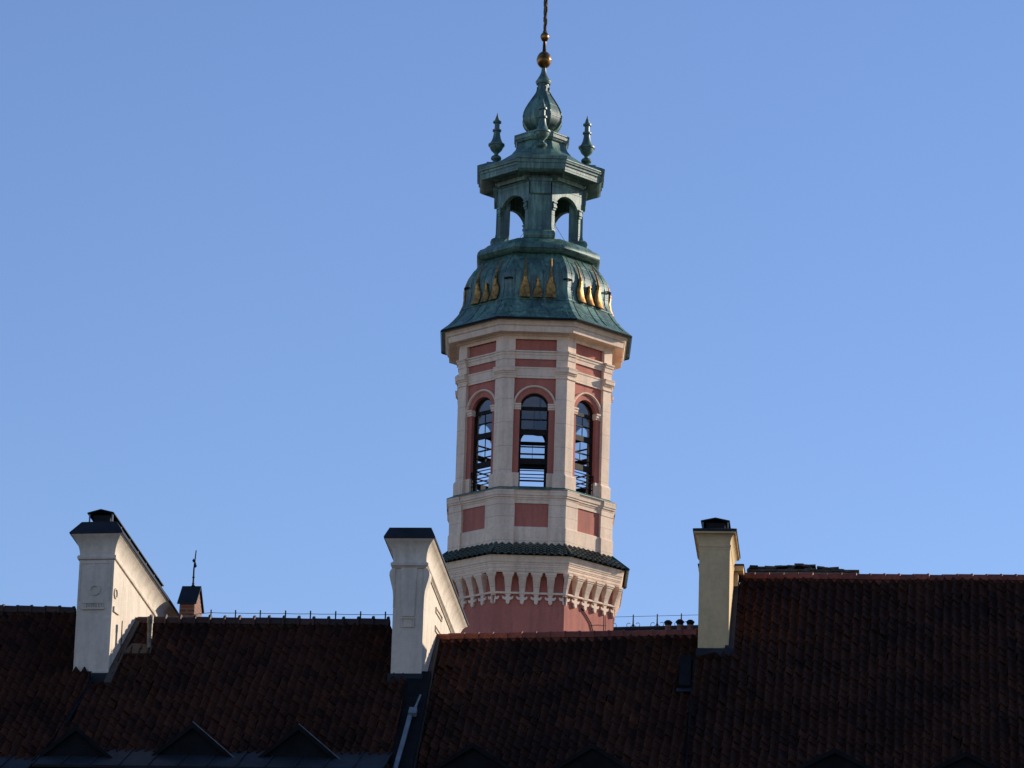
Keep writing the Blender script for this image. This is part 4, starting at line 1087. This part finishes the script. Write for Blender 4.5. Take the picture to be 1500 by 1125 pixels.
# ---- dormers
def dormer(rf, px, py, hw, drop, parent, mat, fwd_m=1.25, lit_edge=False, az=R(7)):
    h = rf.hit(px, py + 6); Yd = h.y - fwd_m
    A = at(px, py, Yd); ex = Vector((math.cos(az), -math.sin(az), 0)); ey = Vector((math.sin(az), math.cos(az), 0))
    depth = 2.2; hwall = 1.7
    def Q(x, y, z): return A + ex * x + ey * y + Vector((0, 0, z))
    mb = MB(); pr = [(-hw + 0.12, -drop - hwall), (hw - 0.12, -drop - hwall), (hw - 0.12, -drop + 0.02), (0, -0.1), (-hw + 0.12, -drop + 0.02)]
    mb.loft([[Q(x, 0.06, z) for x, z in pr], [Q(x, depth + 1.6, z) for x, z in pr]], True, True, True)
    d = mb.build('dormer', mat, parent)
    mb = MB()
    for sg in (-1, 1):
        q = [Q(0, -0.04, 0), Q(sg * hw, -0.04, -drop), Q(sg * hw, -0.04, -drop - 0.09), Q(0, -0.04, -0.11)]
        mb.loft([q, [p + ey * (depth + 0.5) for p in q]], True, True, True)
    mb.build('dormer_roof', mat, d)
    if lit_edge:
        mb = MB(); mb.tube([Q(0.0, -0.05, 0.02), Q(hw * 0.95, -0.05, -drop * 0.95 + 0.02)], 0.010, 6); mb.build('lit_edge_line', PIPEMETAL, d)  # thin pale bar put in as the sunlit edge of the dormer roof
    wh = 1.1
    mb = MB(); f0 = [Q(-0.45, 0.055, -drop - 0.25), Q(0.45, 0.055, -drop - 0.25), Q(0.45, 0.055, -drop - 0.25 - wh), Q(-0.45, 0.055, -drop - 0.25 - wh)]
    f1 = [Q(-0.38, 0.03, -drop - 0.32), Q(0.38, 0.03, -drop - 0.32), Q(0.38, 0.03, -drop - 0.18 - wh), Q(-0.38, 0.03, -drop - 0.18 - wh)]
    f0b = [p - ey * 0.03 for p in f0]
    mb.loft([f0, f0b, f1], True); wnd = mb.build('window', WHITE, d)
    mb = MB(); mb.face([p + ey * 0.012 for p in f1]); mb.build('pane', FRAME, wnd)
for px, py, tr in ((112, 1063, False), (283, 1059, True), (438, 1062, True)):
    dormer(rB if px > 130 else rA, px, py, 1.02, 0.84, hB if px > 130 else hA, BLACK, lit_edge=tr)
for px, py in ((693, 1088), (868, 1089)): dormer(rC, px, py, 1.15, 0.72, hC, BLACK, az=R(12))
for px, py in ((1223, 1096), (1415, 1101)): dormer(rD, px, py, 1.2, 0.62, hD, BLACK, az=R(6))

# ---- facades, gable ends and rear slopes so that each house stands on the ground
def body(rf, s0, s1, L, parent, mat=FACADE, over=0.25, eave=None):
    """closed block: front wall under the eave, rear wall and a rear slope mirrored from the front"""
    A, B = rf.pt(s0, 0, -0.25), rf.pt(s1, 0, -0.25)
    dnf = rf.dn; dnb = Vector((-dnf.x, -dnf.y, dnf.z))
    E0, E1 = rf.pt(s0, L - over, -0.25), rf.pt(s1, L - over, -0.25)
    G0, G1 = A + dnb * (L - over), B + dnb * (L - over)
    ring = lambda E, A_, G: [Vector((E.x, E.y, 0)), E, A_, G, Vector((G.x, G.y, 0))]
    mb = MB(); mb.loft([ring(E0, A, G0), ring(E1, B, G1)], True, True, True); mb.build('wall', mat, parent)
    mb = MB(); up = Vector((0, 0, 0.1))
    top = [A + up, B + up, G1 + up, G0 + up]
    mb.loft([top, [p + Vector((0, 0, 0.08)) for p in top]], True, True, True); mb.build('rear_roof', TILEOLD, parent)
body(rA, 0.05, WA - 0.3, LROOF + 1.2, hA)
body(rB, 0.25, WB - 0.1, LB + 1.2, hB)
body(rC, 0.1, WC - 0.1, LC, hC)
body(rD, 0.2, WD, LD, hD)

# ---- long nave roof behind the tower, with a crested metal ridge
Yf = 172.0; KF = Yf / 104.0
PF0 = at(800, 924.5, Yf); PF1 = at_z(1260, 913.4, PF0.z); uF = (PF1 - PF0).normalized()
hF = thing('church_nave', 'church roof behind the tower with iron scrolls along its dark metal ridge', 'church', ((PF0.x + PF1.x) / 2, Yf, 0))
ring = lambda P: [Vector((P.x, P.y - 6, 0)), P + Vector((0, -6, -7.2)), P + Vector((0, 0, -0.2)), P + Vector((0, 6, -7.2)), Vector((P.x, P.y + 6, 0))]
mb = MB(); mb.loft([ring(PF0), ring(PF1)], True, True, True); mb.build('wall', FACADE, hF)
mb = MB()
for sg in (-1, 1):
    q = [PF0 - uF * 0.2, PF1 + uF * 0.2, PF1 + uF * 0.2 + Vector((0, 6.4 * sg, -7.68)), PF0 - uF * 0.2 + Vector((0, 6.4 * sg, -7.68))]
    mb.loft([q, [p + Vector((0, 0, -0.1)) for p in q]], True, True, True)
rfF = mb.build('roof', DARKMETAL, hF)
mb = MB(); mb.tube([PF0 - uF * 0.2 + Vector((0, 0, 0.02)), PF1 + uF * 0.2 + Vector((0, 0, 0.02))], 0.09, 8); mb.build('ridge_roll', DARKMETAL, rfF, 40)
tops = []
for px in (899, 935, 972, 1009):
    p = PF0 + uF * ((hit(px, 920, PF0, Vector((0, 1, 0))) - PF0).dot(uF)); H = 0.38 * KF
    mb = MB(); mb.tube([p, p + Vector((0, 0, H))], [0.024 * KF, 0.014 * KF], 6)
    mb.lathe([(0.016 * KF, p.z + 0.05 * KF), (0.034 * KF, p.z + 0.09 * KF), (0.02 * KF, p.z + 0.14 * KF)], 8, 0, (p.x, p.y), True, True)
    for sg in (-1, 1):
        pts = []
        for i in range(13):
            t = i / 12
            if t < 0.45: q = t / 0.45; pts.append(p + uF * sg * KF * (0.02 + 0.1 * q) + Vector((0, 0, KF * (0.1 - 0.05 * math.sin(math.pi * q * 0.5)))))
            else:
                q = (t - 0.45) / 0.55; an = -math.pi / 2 + q * math.pi * 1.3; r_ = 0.055
                pts.append(p + uF * sg * KF * (0.12 + r_ * math.cos(an)) + Vector((0, 0, KF * (0.105 + r_ * math.sin(an)))))
        mb.tube(pts, 0.008 * KF, 5)
    mb.build('ridge_scroll', IRON, rfF, 40); tops.append(p + Vector((0, 0, H - 0.05 * KF)))
mb = MB(); mb.tube([tops[0] - uF * 2.0] + tops + [tops[-1] + uF * 1.6], 0.006 * KF, 5); mb.build('lightning_wire', IRON, rfF)
